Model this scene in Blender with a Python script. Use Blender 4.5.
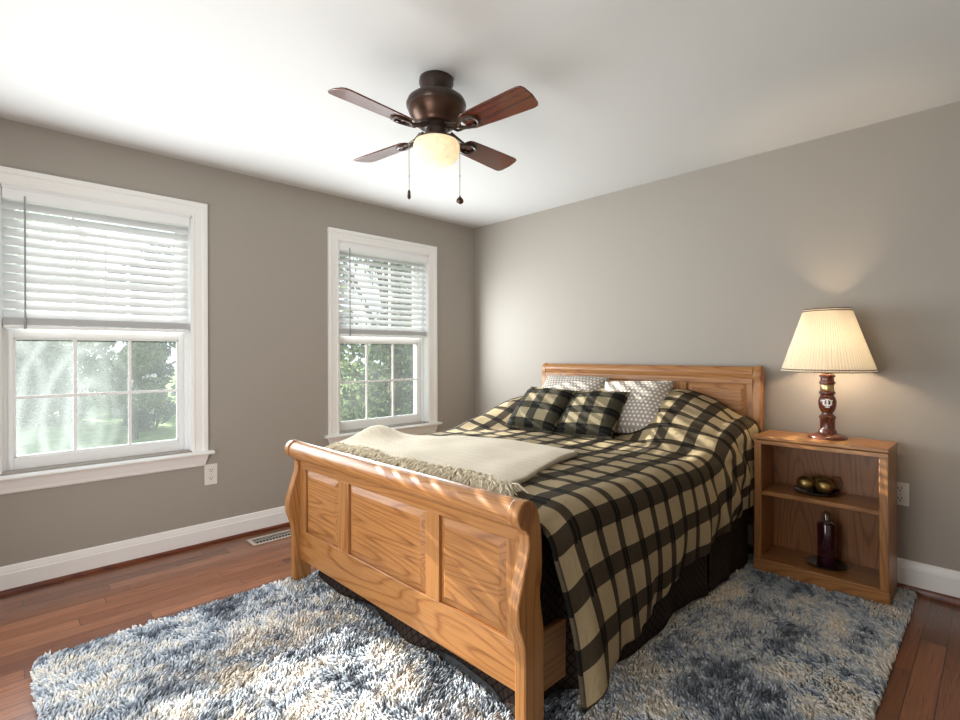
import bpy, bmesh, math, random
import numpy as np
from mathutils import Vector, Matrix, noise

random.seed(7)
rng = np.random.default_rng(7)
for o in list(bpy.data.objects):
    bpy.data.objects.remove(o)
S = bpy.context.scene
COL = S.collection
R = math.radians
PI = math.pi

# ------------------------------------------------------------------ camera
H = 2.44                                    # ceiling height
cam = bpy.data.cameras.new('camera')
cam.sensor_fit = 'HORIZONTAL'
cam.sensor_width = 36.0
cam.lens = 504.0 / 960.0 * 36.0
cam.shift_y = -6.5 / 960.0
cam.clip_start = 0.02
cam.clip_end = 400
camo = bpy.data.objects.new('camera', cam)
COL.objects.link(camo)
YAW = math.atan(521.0 / 504.0)
camo.matrix_world = Matrix.Translation((3.561, -3.377, 1.223)) @ Matrix.Rotation(YAW, 4, 'Z') @ \
    Matrix.Rotation(R(90), 4, 'X') @ Matrix.Rotation(R(-0.2), 4, 'Z')
S.camera = camo

# ------------------------------------------------------------------ world, sun, daylight
W = bpy.data.worlds.new('sky')
S.world = W
W.use_nodes = True
wn = W.node_tree
wn.nodes.clear()
wo = wn.nodes.new('ShaderNodeOutputWorld')
wb = wn.nodes.new('ShaderNodeBackground')
wr = wn.nodes.new('ShaderNodeValToRGB')
wm = wn.nodes.new('ShaderNodeMapRange')
wx = wn.nodes.new('ShaderNodeSeparateXYZ')
wt = wn.nodes.new('ShaderNodeTexCoord')
wn.links.new(wt.outputs['Generated'], wx.inputs[0])
wn.links.new(wx.outputs['Z'], wm.inputs['Value'])
wm.inputs['From Min'].default_value = -0.1
wm.inputs['From Max'].default_value = 0.8
wn.links.new(wm.outputs[0], wr.inputs[0])
wr.color_ramp.elements[0].color = (0.92, 0.97, 1.0, 1)
wr.color_ramp.elements[1].color = (0.55, 0.75, 1.0, 1)
wn.links.new(wr.outputs[0], wb.inputs['Color'])
wb.inputs['Strength'].default_value = 1.3
wn.links.new(wb.outputs[0], wo.inputs['Surface'])

SUN_EL, SUN_AZ = R(21.5), R(10)               # light travels towards +x, a little +y
sun = bpy.data.lights.new('sun', 'SUN')
sun.energy = 16.5
sun.angle = R(0.3)
sun.color = (1.0, 0.95, 0.86)
suno = bpy.data.objects.new('sun', sun)
COL.objects.link(suno)
sd = Vector((math.cos(SUN_EL) * math.cos(SUN_AZ), math.cos(SUN_EL) * math.sin(SUN_AZ), -math.sin(SUN_EL)))
suno.rotation_euler = sd.to_track_quat('-Z', 'Y').to_euler()
suno.location = (-8, -4, 8)


def area(name, loc, size, direction, power, color):
    l = bpy.data.lights.new(name, 'AREA')
    l.shape = 'RECTANGLE'
    l.size, l.size_y = size
    l.energy = power
    l.color = color
    o = bpy.data.objects.new(name, l)
    COL.objects.link(o)
    o.location = loc
    o.rotation_euler = Vector(direction).to_track_quat('-Z', 'Z').to_euler()
    return o


# skylight falling through the two windows, and an added fill light behind the camera
for yw in (-1.015, -2.910):
    area('skylight', (0.05, yw, 1.36), (0.86, 1.46), (1, 0, 0), 45, (0.90, 0.96, 1.0))
area('rear_fill', (2.2, -3.95, 0.85), (1.7, 1.5), (0, 1, 0.0), 38, (1.0, 0.97, 0.93))

S.view_settings.view_transform = 'Standard'
S.view_settings.look = 'None'
S.view_settings.gamma = 1
S.view_settings.exposure = 0.0
S.view_settings.use_curve_mapping = False
try:
    S.cycles.use_denoising = True
    S.cycles.max_bounces = 10
    S.cycles.diffuse_bounces = 5
    S.cycles.transparent_max_bounces = 16
    S.cycles.sample_clamp_indirect = 6.0
    S.cycles.caustics_reflective = False
    S.cycles.caustics_refractive = False
except Exception:
    pass

# ------------------------------------------------------------------ mesh helpers


class MB:
    """collects shapes for ONE mesh"""

    def __init__(self):
        self.v, self.f = [], []

    def add(self, vs, fs):
        n = len(self.v)
        self.v += [tuple(p) for p in vs]
        self.f += [tuple(i + n for i in f) for f in fs]
        return self

    def box(self, x0, x1, y0, y1, z0, z1):
        vs = [(x, y, z) for z in (z0, z1) for y in (y0, y1) for x in (x0, x1)]
        fs = [(0, 2, 3, 1), (4, 5, 7, 6), (0, 1, 5, 4), (2, 6, 7, 3), (0, 4, 6, 2), (1, 3, 7, 5)]
        return self.add(vs, fs)

    def lathe(self, prof, cx=0, cy=0, cz=0, n=40, cap=True, M=None):
        vs, fs = [], []
        m = len(prof)
        for r, z in prof:
            for k in range(n):
                a = 2 * PI * k / n
                vs.append((cx + r * math.cos(a), cy + r * math.sin(a), cz + z))
        for i in range(m - 1):
            for k in range(n):
                k2 = (k + 1) % n
                fs.append((i * n + k, i * n + k2, (i + 1) * n + k2, (i + 1) * n + k))
        if cap:
            fs.append(tuple(range(n))[::-1])
            fs.append(tuple((m - 1) * n + k for k in range(n)))
        if M is not None:
            vs = [tuple(M @ Vector(p)) for p in vs]
        return self.add(vs, fs)

    def tube(self, pts, r, n=8, closed=False):
        pts = [Vector(p) for p in pts]
        rs = r if isinstance(r, (list, tuple)) else [r] * len(pts)
        vs, fs = [], []
        up = Vector((0, 0, 1))
        m = len(pts)
        for i, p in enumerate(pts):
            a = pts[(i - 1) % m] if (closed or i > 0) else pts[i]
            b = pts[(i + 1) % m] if (closed or i < m - 1) else pts[i]
            t = (b - a).normalized()
            u = t.cross(up)
            if u.length < 1e-3:
                u = t.cross(Vector((1, 0, 0)))
            u.normalize()
            w = u.cross(t)
            for k in range(n):
                g = 2 * PI * k / n
                vs.append(p + u * math.cos(g) * rs[i] + w * math.sin(g) * rs[i])
        for i in range(m if closed else m - 1):
            j = (i + 1) % m
            for k in range(n):
                k2 = (k + 1) % n
                fs.append((i * n + k, i * n + k2, j * n + k2, j * n + k))
        if not closed:
            fs.append(tuple(range(n))[::-1])
            fs.append(tuple((m - 1) * n + k for k in range(n)))
        return self.add(vs, fs)

    def prism(self, poly, axis, a, b):
        """extrude polygon along an axis; poly in the other two (in xyz order)"""
        def mk(p, t):
            if axis == 'x':
                return (t, p[0], p[1])
            if axis == 'y':
                return (p[0], t, p[1])
            return (p[0], p[1], t)
        n = len(poly)
        vs = [mk(p, a) for p in poly] + [mk(p, b) for p in poly]
        fs = [tuple(range(n))[::-1], tuple(range(n, 2 * n))]
        for i in range(n):
            j = (i + 1) % n
            fs.append((i, j, n + j, n + i))
        return self.add(vs, fs)

    def sphere(self, c, r, n=20, m=12, sz=1.0):
        prof = [(max(1e-4, r * math.sin(PI * i / m)), -r * sz * math.cos(PI * i / m)) for i in range(m + 1)]
        return self.lathe(prof, c[0], c[1], c[2], n, True)

    def build(self, name, mat, parent=None, bevel=0.0, smooth=38, solid=0.0, segs=2, fix=True):
        me = bpy.data.meshes.new(name)
        me.from_pydata(self.v, [], self.f)
        if fix:
            bm = bmesh.new()
            bm.from_mesh(me)
            bmesh.ops.recalc_face_normals(bm, faces=bm.faces)
            bm.to_mesh(me)
            bm.free()
        if smooth:
            me.polygons.foreach_set('use_smooth', [True] * len(me.polygons))
            me.set_sharp_from_angle(angle=R(smooth))
        o = bpy.data.objects.new(name, me)
        COL.objects.link(o)
        if mat:
            me.materials.append(mat)
        if parent:
            o.parent = parent
        if solid:
            m = o.modifiers.new('thick', 'SOLIDIFY')
            m.thickness = solid
            m.offset = 0
        if bevel:
            m = o.modifiers.new('bevel', 'BEVEL')
            m.width = bevel
            m.segments = segs
            m.limit_method = 'ANGLE'
            m.angle_limit = R(40)
            m.harden_normals = False
        return o


def tag(o, label, cat, group=None):
    o['label'] = label
    o['category'] = cat
    if group:
        o['group'] = group
    return o


def thing(name, label, cat, loc=(0, 0, 0), rz=0.0, group=None):
    o = bpy.data.objects.new(name, None)
    o.empty_display_size = 0.1
    COL.objects.link(o)
    o.location = loc
    o.rotation_euler = (0, 0, rz)
    return tag(o, label, cat, group)


def struct(o):
    o['kind'] = 'structure'
    return o


def copy_tree(o, parent=None):
    c = o.copy()
    COL.objects.link(c)
    c.parent = parent
    for ch in list(o.children):
        copy_tree(ch, c)
    return c


def grid_mesh(name, P, UV, mat, parent=None, solid=0.0, offset=1.0, closed_u=False, subd=0):
    """P: (m,n,3) array, UV: (m,n,2)"""
    m, n = P.shape[:2]
    me = bpy.data.meshes.new(name)
    idx = np.arange(m * n).reshape(m, n)
    f = np.stack([idx[:-1, :-1], idx[:-1, 1:], idx[1:, 1:], idx[1:, :-1]], -1).reshape(-1, 4)
    me.from_pydata(P.reshape(-1, 3).tolist(), [], f.tolist())
    uv = me.uv_layers.new(name='UVMap')
    li = np.empty(len(me.loops), dtype=np.int32)
    me.loops.foreach_get('vertex_index', li)
    uv.data.foreach_set('uv', UV.reshape(-1, 2)[li].astype(np.float32).ravel())
    me.polygons.foreach_set('use_smooth', [True] * len(me.polygons))
    o = bpy.data.objects.new(name, me)
    COL.objects.link(o)
    me.materials.append(mat)
    if parent:
        o.parent = parent
    if solid:
        md = o.modifiers.new('thick', 'SOLIDIFY')
        md.thickness = solid
        md.offset = offset
    if subd:
        md = o.modifiers.new('smooth', 'SUBSURF')
        md.levels = subd
        md.render_levels = subd
    return o


def sstep(a, b, x):
    t = np.clip((x - a) / (b - a), 0, 1)
    return t * t * (3 - 2 * t)


# ------------------------------------------------------------------ material helpers
class NT:
    def __init__(self, name):
        self.m = bpy.data.materials.new(name)
        self.m.use_nodes = True
        self.t = self.m.node_tree
        self.t.nodes.clear()
        self.out = self.t.nodes.new('ShaderNodeOutputMaterial')

    def n(self, typ, **kw):
        nd = self.t.nodes.new('ShaderNode' + typ)
        for k, v in kw.items():
            setattr(nd, k, v)
        return nd

    def set(self, sock, v):
        if isinstance(v, bpy.types.NodeSocket):
            self.t.links.new(v, sock)
        else:
            sock.default_value = v

    def math(self, op, a, b=0.0, c=None):
        nd = self.n('Math', operation=op)
        self.set(nd.inputs[0], a)
        self.set(nd.inputs[1], b)
        if c is not None:
            self.set(nd.inputs[2], c)
        return nd.outputs[0]

    def coord(self, kind='Object', scale=(1, 1, 1), rot=(0, 0, 0)):
        c = self.n('TexCoord')
        mp = self.n('Mapping')
        self.t.links.new(c.outputs[kind], mp.inputs['Vector'])
        mp.inputs['Scale'].default_value = scale
        mp.inputs['Rotation'].default_value = rot
        return mp.outputs[0]

    def noise(self, vec, scale, detail=2.0, rough=0.5, dist=0.0):
        nd = self.n('TexNoise')
        if vec is not None:
            self.t.links.new(vec, nd.inputs['Vector'])
        nd.inputs['Scale'].default_value = scale
        nd.inputs['Detail'].default_value = detail
        nd.inputs['Roughness'].default_value = rough
        nd.inputs['Distortion'].default_value = dist
        return nd.outputs['Fac']

    def ramp(self, fac, stops, interp='LINEAR'):
        nd = self.n('ValToRGB')
        cr = nd.color_ramp
        cr.interpolation = interp
        while len(cr.elements) < len(stops):
            cr.elements.new(0.5)
        for e, (p, c) in zip(cr.elements, stops):
            e.position = p
            e.color = c if len(c) == 4 else (*c, 1)
        self.set(nd.inputs[0], fac)
        return nd.outputs[0]

    def mix(self, fac, a, b, blend='MIX'):
        nd = self.n('Mix', data_type='RGBA', blend_type=blend)
        self.set(nd.inputs['Factor'], fac)
        for s, v in ((nd.inputs[6], a), (nd.inputs[7], b)):
            if isinstance(v, bpy.types.NodeSocket):
                self.t.links.new(v, s)
            else:
                s.default_value = v if len(v) == 4 else (*v, 1)
        return nd.outputs[2]

    def bump(self, h, strength=0.3, dist=0.01):
        nd = self.n('Bump')
        nd.inputs['Strength'].default_value = strength
        nd.inputs['Distance'].default_value = dist
        self.t.links.new(h, nd.inputs['Height'])
        return nd.outputs[0]

    def pbsdf(self, color, rough=0.5, metal=0.0, spec=0.5, normal=None, coat=0.0, sheen=0.0):
        b = self.n('BsdfPrincipled')
        self.set(b.inputs['Base Color'], color if isinstance(color, bpy.types.NodeSocket) else (*color[:3], 1))
        self.set(b.inputs['Roughness'], rough)
        self.set(b.inputs['Metallic'], metal)
        b.inputs['Specular IOR Level'].default_value = spec
        b.inputs['Coat Weight'].default_value = coat
        b.inputs['Coat Roughness'].default_value = 0.12
        b.inputs['Sheen Weight'].default_value = sheen
        if normal is not None:
            self.t.links.new(normal, b.inputs['Normal'])
        return b.outputs[0]

    def done(self, shader):
        self.t.links.new(shader, self.out.inputs['Surface'])
        return self.m


def srgb(r, g, b):
    def f(c):
        c /= 255.0
        return c / 12.92 if c <= 0.04045 else ((c + 0.055) / 1.055) ** 2.4
    return (f(r), f(g), f(b))


def plain(name, color, rough=0.5, metal=0.0, spec=0.5, coat=0.0, nscale=0.0, namp=0.12, bump=0.0, bscale=200):
    t = NT(name)
    col = color
    nrm = None
    if nscale:
        f = t.noise(t.coord(), nscale, 3)
        lo = tuple(c * (1 - namp) for c in color[:3])
        hi = tuple(min(1, c * (1 + namp)) for c in color[:3])
        col = t.ramp(f, [(0.3, lo), (0.7, hi)])
    if bump:
        nrm = t.bump(t.noise(t.coord(), bscale, 2), bump, 0.002)
    return t.done(t.pbsdf(col, rough, metal, spec, nrm, coat))


def wood(name, axis, dark, mid, light, rough=0.38, rings=26.0, scale=1.0, coat=0.15, seed=0.0):
    """cathedral-grained wood; axis is the grain direction"""
    t = NT(name)
    along, across = 0.42 * scale, 4.2 * scale
    sc = {'x': (along, across, across), 'y': (across, along, across), 'z': (across, across, along)}[axis]
    c = t.n('TexCoord')
    oi = t.n('ObjectInfo')
    add = t.n('VectorMath', operation='ADD')
    t.t.links.new(c.outputs['Object'], add.inputs[0])
    add.inputs[1].default_value = (seed, seed * 0.7, seed * 1.3)
    mp = t.n('Mapping')
    t.t.links.new(add.outputs[0], mp.inputs['Vector'])
    mp.inputs['Scale'].default_value = sc
    n1 = t.noise(mp.outputs[0], 1.0, 1.5, 0.45, 0.25)
    w = t.math('SINE', t.math('MULTIPLY', n1, rings * 2 * PI))
    w = t.math('MULTIPLY_ADD', w, 0.5, 0.5)
    w = t.math('POWER', w, 4.0)
    fs = {'x': (3, 160, 160), 'y': (160, 3, 160), 'z': (160, 160, 3)}[axis]
    mp2 = t.n('Mapping')
    t.t.links.new(c.outputs['Object'], mp2.inputs['Vector'])
    mp2.inputs['Scale'].default_value = fs
    n2 = t.noise(mp2.outputs[0], 1.0, 2.0, 0.6)
    base = t.ramp(w, [(0.0, light), (0.7, mid), (1.0, tuple(0.62 * a + 0.38 * b for a, b in zip(mid, dark)))])
    pores = t.ramp(n2, [(0.30, (0.62, 0.55, 0.48)), (0.52, (1, 1, 1))])
    col = t.mix(0.75, base, pores, 'MULTIPLY')
    big = t.noise(t.coord('Object', (1.2, 1.2, 1.2)), 2.0, 1)
    col = t.mix(0.5, col, t.ramp(big, [(0.3, (0.82, 0.80, 0.78)), (0.7, (1.12, 1.1, 1.08))]), 'MULTIPLY')
    nrm = t.bump(n2, 0.12, 0.001)
    return t.done(t.pbsdf(col, rough, 0, 0.45, nrm, coat))


# ------------------------------------------------------------------ materials
M = {}
M['wall'] = plain('greige_wall_paint', (0.371, 0.337, 0.298), 0.75, spec=0.3, bump=0.08, bscale=320)
M['ceiling'] = plain('ceiling_paint', (0.64, 0.635, 0.62), 0.9, spec=0.2, bump=0.05, bscale=260)
M['trim'] = plain('white_trim_paint', (0.88, 0.875, 0.86), 0.35, spec=0.5)
M['vinyl'] = plain('white_vinyl', (0.88, 0.89, 0.90), 0.4)
M['shoe'] = wood('shoe_moulding_wood', 'y', srgb(60, 25, 12), srgb(92, 42, 24), srgb(112, 56, 32), 0.35)
M['plate'] = plain('outlet_plastic', (0.78, 0.76, 0.71), 0.35)
M['socket_dark'] = plain('outlet_slot', (0.02, 0.02, 0.02), 0.6)

OAK = (srgb(112, 60, 26), srgb(152, 102, 55), srgb(163, 113, 64))
for ax in 'xyz':
    M['oak_' + ax] = wood('honey_oak_' + ax, ax, *OAK, seed=0.0)
M['oak_panel'] = wood('honey_oak_panel', 'x', srgb(104, 54, 24), srgb(151, 101, 54), srgb(164, 113, 64), rings=30, scale=1.0, seed=3.1)
M['oak_panel_upright'] = wood('honey_oak_panel_upright', 'z', srgb(104, 54, 24), srgb(151, 101, 54), srgb(164, 113, 64), rings=9, seed=1.7)
BRO = (srgb(106, 64, 33), srgb(134, 86, 47), srgb(150, 99, 56))
M['oak_deep_x'] = wood('deep_oak_x', 'x', *BRO, seed=2.0)
M['oak_deep_z'] = wood('deep_oak_z', 'z', *BRO, seed=2.0)
M['bronze'] = plain('oil_rubbed_bronze', (0.055, 0.035, 0.026), 0.38, metal=0.55, coat=0.2, nscale=30, namp=0.2)
M['copper'] = plain('brushed_copper_band', (0.085, 0.045, 0.030), 0.34, metal=0.75)
M['blade'] = wood('cherry_blade', 'x', srgb(46, 18, 12), srgb(78, 34, 22), srgb(98, 44, 28), 0.22, rings=10, coat=0.8)
M['walnut'] = wood('turned_walnut', 'z', srgb(40, 16, 8), srgb(78, 34, 18), srgb(104, 50, 26), 0.25, coat=0.5)
M['brass'] = plain('antique_brass', (0.62, 0.47, 0.22), 0.3, metal=1.0)
M['gold'] = plain('antique_gold', (0.42, 0.29, 0.10), 0.33, metal=0.9, nscale=18, namp=0.25)
M['dark_metal'] = plain('dark_metal_wire', (0.05, 0.04, 0.035), 0.4, metal=0.7)
M['plum'] = plain('plum_glass', (0.035, 0.006, 0.012), 0.12, coat=0.8)
M['dish'] = plain('dark_lacquer_dish', (0.02, 0.012, 0.012), 0.2, coat=0.5)
M['mark'] = plain('white_emblem_enamel', (0.85, 0.82, 0.8), 0.4)
M['shade_trim'] = plain('shade_braid', (0.10, 0.06, 0.045), 0.7)
M['vent'] = plain('vent_metal', (0.55, 0.48, 0.42), 0.45, metal=0.3)
M['black'] = plain('duct_dark', (0.01, 0.01, 0.01), 0.8)
M['mattress'] = plain('mattress_ticking', (0.6, 0.57, 0.52), 0.8)
M['chain'] = plain('chain_metal', (0.45, 0.42, 0.38), 0.35, metal=0.8)
M['wand'] = plain('blind_wand', (0.30, 0.31, 0.32), 0.4)
M['cord'] = plain('blind_cord', (0.75, 0.75, 0.75), 0.7)
M['bark'] = plain('bark', (0.09, 0.065, 0.045), 0.9, nscale=25, namp=0.3)


def mat_floor():
    t = NT('hardwood_strip_floor')
    c = t.coord('Object')
    sp = t.n('SeparateXYZ')
    t.t.links.new(c, sp.inputs[0])
    PW, PL = 0.083, 0.95
    ix = t.math('FLOOR', t.math('DIVIDE', sp.outputs['X'], PW))
    wn1 = t.n('TexWhiteNoise', noise_dimensions='1D')
    t.t.links.new(ix, wn1.inputs['W'])
    yy = t.math('ADD', sp.outputs['Y'], t.math('MULTIPLY', wn1.outputs['Value'], 3.7))
    iy = t.math('FLOOR', t.math('DIVIDE', yy, PL))
    cmb = t.n('CombineXYZ')
    t.t.links.new(ix, cmb.inputs[0])
    t.t.links.new(iy, cmb.inputs[1])
    wn2 = t.n('TexWhiteNoise', noise_dimensions='2D')
    t.t.links.new(cmb.outputs[0], wn2.inputs['Vector'])
    tone = t.ramp(wn2.outputs['Value'], [(0.0, srgb(98, 58, 40)), (0.35, srgb(124, 78, 54)), (0.7, srgb(138, 90, 64)), (1.0, srgb(110, 68, 46))])
    off = t.n('VectorMath', operation='ADD')
    t.t.links.new(c, off.inputs[0])
    sc = t.n('VectorMath', operation='SCALE')
    t.t.links.new(wn2.outputs['Color'], sc.inputs[0])
    sc.inputs['Scale'].default_value = 9.0
    t.t.links.new(sc.outputs[0], off.inputs[1])
    mp = t.n('Mapping')
    t.t.links.new(off.outputs[0], mp.inputs['Vector'])
    mp.inputs['Scale'].default_value = (9, 0.7, 1)
    n1 = t.noise(mp.outputs[0], 1.6, 2, 0.5, 0.3)
    rings = t.math('MULTIPLY_ADD', t.math('SINE', t.math('MULTIPLY', n1, 45.0)), 0.5, 0.5)
    mp2 = t.n('Mapping')
    t.t.links.new(off.outputs[0], mp2.inputs['Vector'])
    mp2.inputs['Scale'].default_value = (170, 4, 1)
    n2 = t.noise(mp2.outputs[0], 1.0, 2, 0.6)
    col = t.mix(0.45, tone, t.ramp(rings, [(0, (1.1, 1.08, 1.05)), (1, (0.68, 0.62, 0.58))]), 'MULTIPLY')
    col = t.mix(0.5, col, t.ramp(n2, [(0.3, (0.7, 0.66, 0.62)), (0.6, (1.05, 1.05, 1.05))]), 'MULTIPLY')
    fx = t.math('FRACT', t.math('DIVIDE', sp.outputs['X'], PW))
    fy = t.math('FRACT', t.math('DIVIDE', yy, PL))
    gx = t.math('LESS_THAN', t.math('ABSOLUTE', t.math('SUBTRACT', fx, 0.5)), 0.484)
    gy = t.math('LESS_THAN', t.math('ABSOLUTE', t.math('SUBTRACT', fy, 0.5)), 0.4985)
    g = t.math('MULTIPLY', gx, gy)
    col = t.mix(g, (0.02, 0.009, 0.005), col)
    nrm = t.bump(t.math('ADD', g, t.math('MULTIPLY', n2, 0.25)), 0.25, 0.0015)
    return t.done(t.pbsdf(col, t.ramp(n2, [(0, (0.34,) * 3), (1, (0.24,) * 3)]), 0, 0.5, nrm, 0.2))


M['floor'] = mat_floor()


def plaid_color(t, uv_u, uv_v, pu, pv, wu, wv, tan, mid, dark):
    """bands: wide ones repeat along u, narrow along v, plus thin broken dark lines"""
    fu = t.math('FRACT', t.math('DIVIDE', uv_u, pu))
    fv = t.math('FRACT', t.math('DIVIDE', uv_v, pv))
    bu = t.math('LESS_THAN', fu, wu)
    bv = t.math('LESS_THAN', fv, wv)
    # thin black lines in the narrow bands (broken: only near the wide bands)
    l1 = t.math('LESS_THAN', t.math('ABSOLUTE', t.math('SUBTRACT', fv, wv * 0.32)), 0.035)
    l2 = t.math('LESS_THAN', t.math('ABSOLUTE', t.math('SUBTRACT', fv, wv * 0.82)), 0.035)
    lines = t.math('MAXIMUM', l1, l2)
    near = t.math('LESS_THAN', t.math('ABSOLUTE', t.math('SUBTRACT', fu, wu * 0.5)), wu * 0.62)
    lines = t.math('MULTIPLY', lines, near)
    both = t.math('MULTIPLY', bu, bv)
    anyb = t.math('MAXIMUM', bu, bv)
    col = t.mix(anyb, tan, mid)
    col = t.mix(both, col, dark)
    col = t.mix(lines, col, tuple(c * 0.2 for c in dark))
    return col


def mat_plaid(name, pu=0.165, pv=0.128, wu=0.40, wv=0.31, off=(0, 0), cols=None):
    t = NT(name)
    tan, mid, dark = cols or (srgb(160, 143, 112), srgb(66, 57, 44), srgb(40, 34, 26))
    uvn = t.n('UVMap')
    sp = t.n('SeparateXYZ')
    t.t.links.new(uvn.outputs[0], sp.inputs[0])
    u = t.math('ADD', sp.outputs[0], off[0])
    v = t.math('ADD', sp.outputs[1], off[1])
    col = plaid_color(t, u, v, pu, pv, wu, wv, tan, mid, dark)
    # weave
    mp = t.n('Mapping')
    t.t.links.new(uvn.outputs[0], mp.inputs['Vector'])
    mp.inputs['Scale'].default_value = (900, 300, 1)
    w = t.noise(mp.outputs[0], 1.0, 2, 0.6)
    col = t.mix(0.5, col, t.ramp(w, [(0.3, (0.72, 0.72, 0.72)), (0.7, (1.15, 1.15, 1.15))]), 'MULTIPLY')
    mq = t.n('Mapping')
    t.t.links.new(uvn.outputs[0], mq.inputs['Vector'])
    mq.inputs['Scale'].default_value = (14, 22, 1)
    cr = t.noise(mq.outputs[0], 1.0, 4, 0.6, 1.2)
    nrm = t.bump(t.math('MULTIPLY_ADD', cr, 8.0, w), 0.35, 0.0022)
    return t.done(t.pbsdf(col, 0.85, 0, 0.12, nrm, 0, 0.0))


M['plaid'] = mat_plaid('plaid_comforter_cloth', off=(0.06, 0.03))
M['plaid_pillow'] = mat_plaid('plaid_pillow_cloth', 0.155, 0.135, 0.45, 0.42, (0.03, 0.05),
                              (srgb(140, 128, 102), srgb(62, 58, 46), srgb(30, 28, 23)))


def mat_dots():
    t = NT('dotted_pillow_cloth')
    uvn = t.n('UVMap')
    sp = t.n('SeparateXYZ')
    t.t.links.new(uvn.outputs[0], sp.inputs[0])
    P_ = 0.026
    row = t.math('FLOOR', t.math('DIVIDE', sp.outputs[1], P_))
    sh = t.math('MULTIPLY', t.math('MODULO', row, 2.0), 0.5)
    a = t.math('SUBTRACT', t.math('FRACT', t.math('ADD', t.math('DIVIDE', sp.outputs[0], P_), sh)), 0.5)
    b = t.math('SUBTRACT', t.math('FRACT', t.math('DIVIDE', sp.outputs[1], P_)), 0.5)
    d = t.math('SQRT', t.math('ADD', t.math('MULTIPLY', a, a), t.math('MULTIPLY', b, b)))
    dot = t.math('LESS_THAN', d, 0.25)
    col = t.mix(dot, srgb(158, 148, 138), srgb(226, 220, 212))
    return t.done(t.pbsdf(col, 0.8, 0, 0.2))


M['dots'] = mat_dots()


def mat_skirt():
    t = NT('quilted_bed_skirt_cloth')
    uvn = t.n('UVMap')
    sp = t.n('SeparateXYZ')
    t.t.links.new(uvn.outputs[0], sp.inputs[0])
    p = 0.040
    a = t.math('FRACT', t.math('DIVIDE', t.math('ADD', sp.outputs[0], sp.outputs[1]), p))
    b = t.math('FRACT', t.math('DIVIDE', t.math('SUBTRACT', sp.outputs[0], sp.outputs[1]), p))
    la = t.math('LESS_THAN', t.math('ABSOLUTE', t.math('SUBTRACT', a, 0.5)), 0.09)
    lb = t.math('LESS_THAN', t.math('ABSOLUTE', t.math('SUBTRACT', b, 0.5)), 0.09)
    l = t.math('MAXIMUM', la, lb)
    col = t.mix(l, srgb(48, 37, 31), srgb(16, 12, 11))
    return t.done(t.pbsdf(col, 0.8, 0, 0.12, t.bump(t.math('SUBTRACT', 1.0, l), 0.4, 0.002)))


M['skirt'] = mat_skirt()


def mat_knit():
    t = NT('ivory_knit')
    uvn = t.n('UVMap')
    sp = t.n('SeparateXYZ')
    t.t.links.new(uvn.outputs[0], sp.inputs[0])
    a = t.math('SINE', t.math('MULTIPLY', sp.outputs[0], 2 * PI / 0.012))
    b = t.math('SINE', t.math('MULTIPLY', sp.outputs[1], 2 * PI / 0.009))
    h = t.math('MULTIPLY_ADD', t.math('MULTIPLY', a, b), 0.5, 0.5)
    rib = t.math('MULTIPLY_ADD', t.math('SINE', t.math('MULTIPLY', sp.outputs[1], 2 * PI / 0.055)), 0.5, 0.5)
    h2 = t.math('ADD', h, t.math('MULTIPLY', rib, 0.15))
    col = t.ramp(h2, [(0.0, srgb(196, 181, 154)), (1.0, srgb(230, 218, 196))])
    return t.done(t.pbsdf(col, 0.9, 0, 0.15, t.bump(h2, 0.6, 0.004), 0, 0.2))


M['knit'] = mat_knit()
M['yarn'] = plain('ivory_yarn', srgb(214, 202, 178), 0.9, spec=0.15, nscale=40, namp=0.15)


def mat_pile():
    t = NT('shag_pile')
    at = t.n('Attribute')
    at.attribute_name = 'pile_color'
    return t.done(t.pbsdf(at.outputs['Color'], 0.85, 0, 0.15, None, 0, 0.15))


M['pile'] = mat_pile()
M['rug_base'] = plain('rug_backing', (0.16, 0.165, 0.17), 0.95, nscale=40, namp=0.3)


def mat_slat():
    t = NT('white_blind_slat')
    d = t.pbsdf((0.82, 0.83, 0.84), 0.45, 0, 0.4)
    tr = t.n('BsdfTranslucent')
    tr.inputs['Color'].default_value = (0.85, 0.88, 0.92, 1)
    mx = t.n('MixShader')
    mx.inputs[0].default_value = 0.13
    t.t.links.new(d, mx.inputs[1])
    t.t.links.new(tr.outputs[0], mx.inputs[2])
    return t.done(mx.outputs[0])


M['slat'] = mat_slat()


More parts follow.
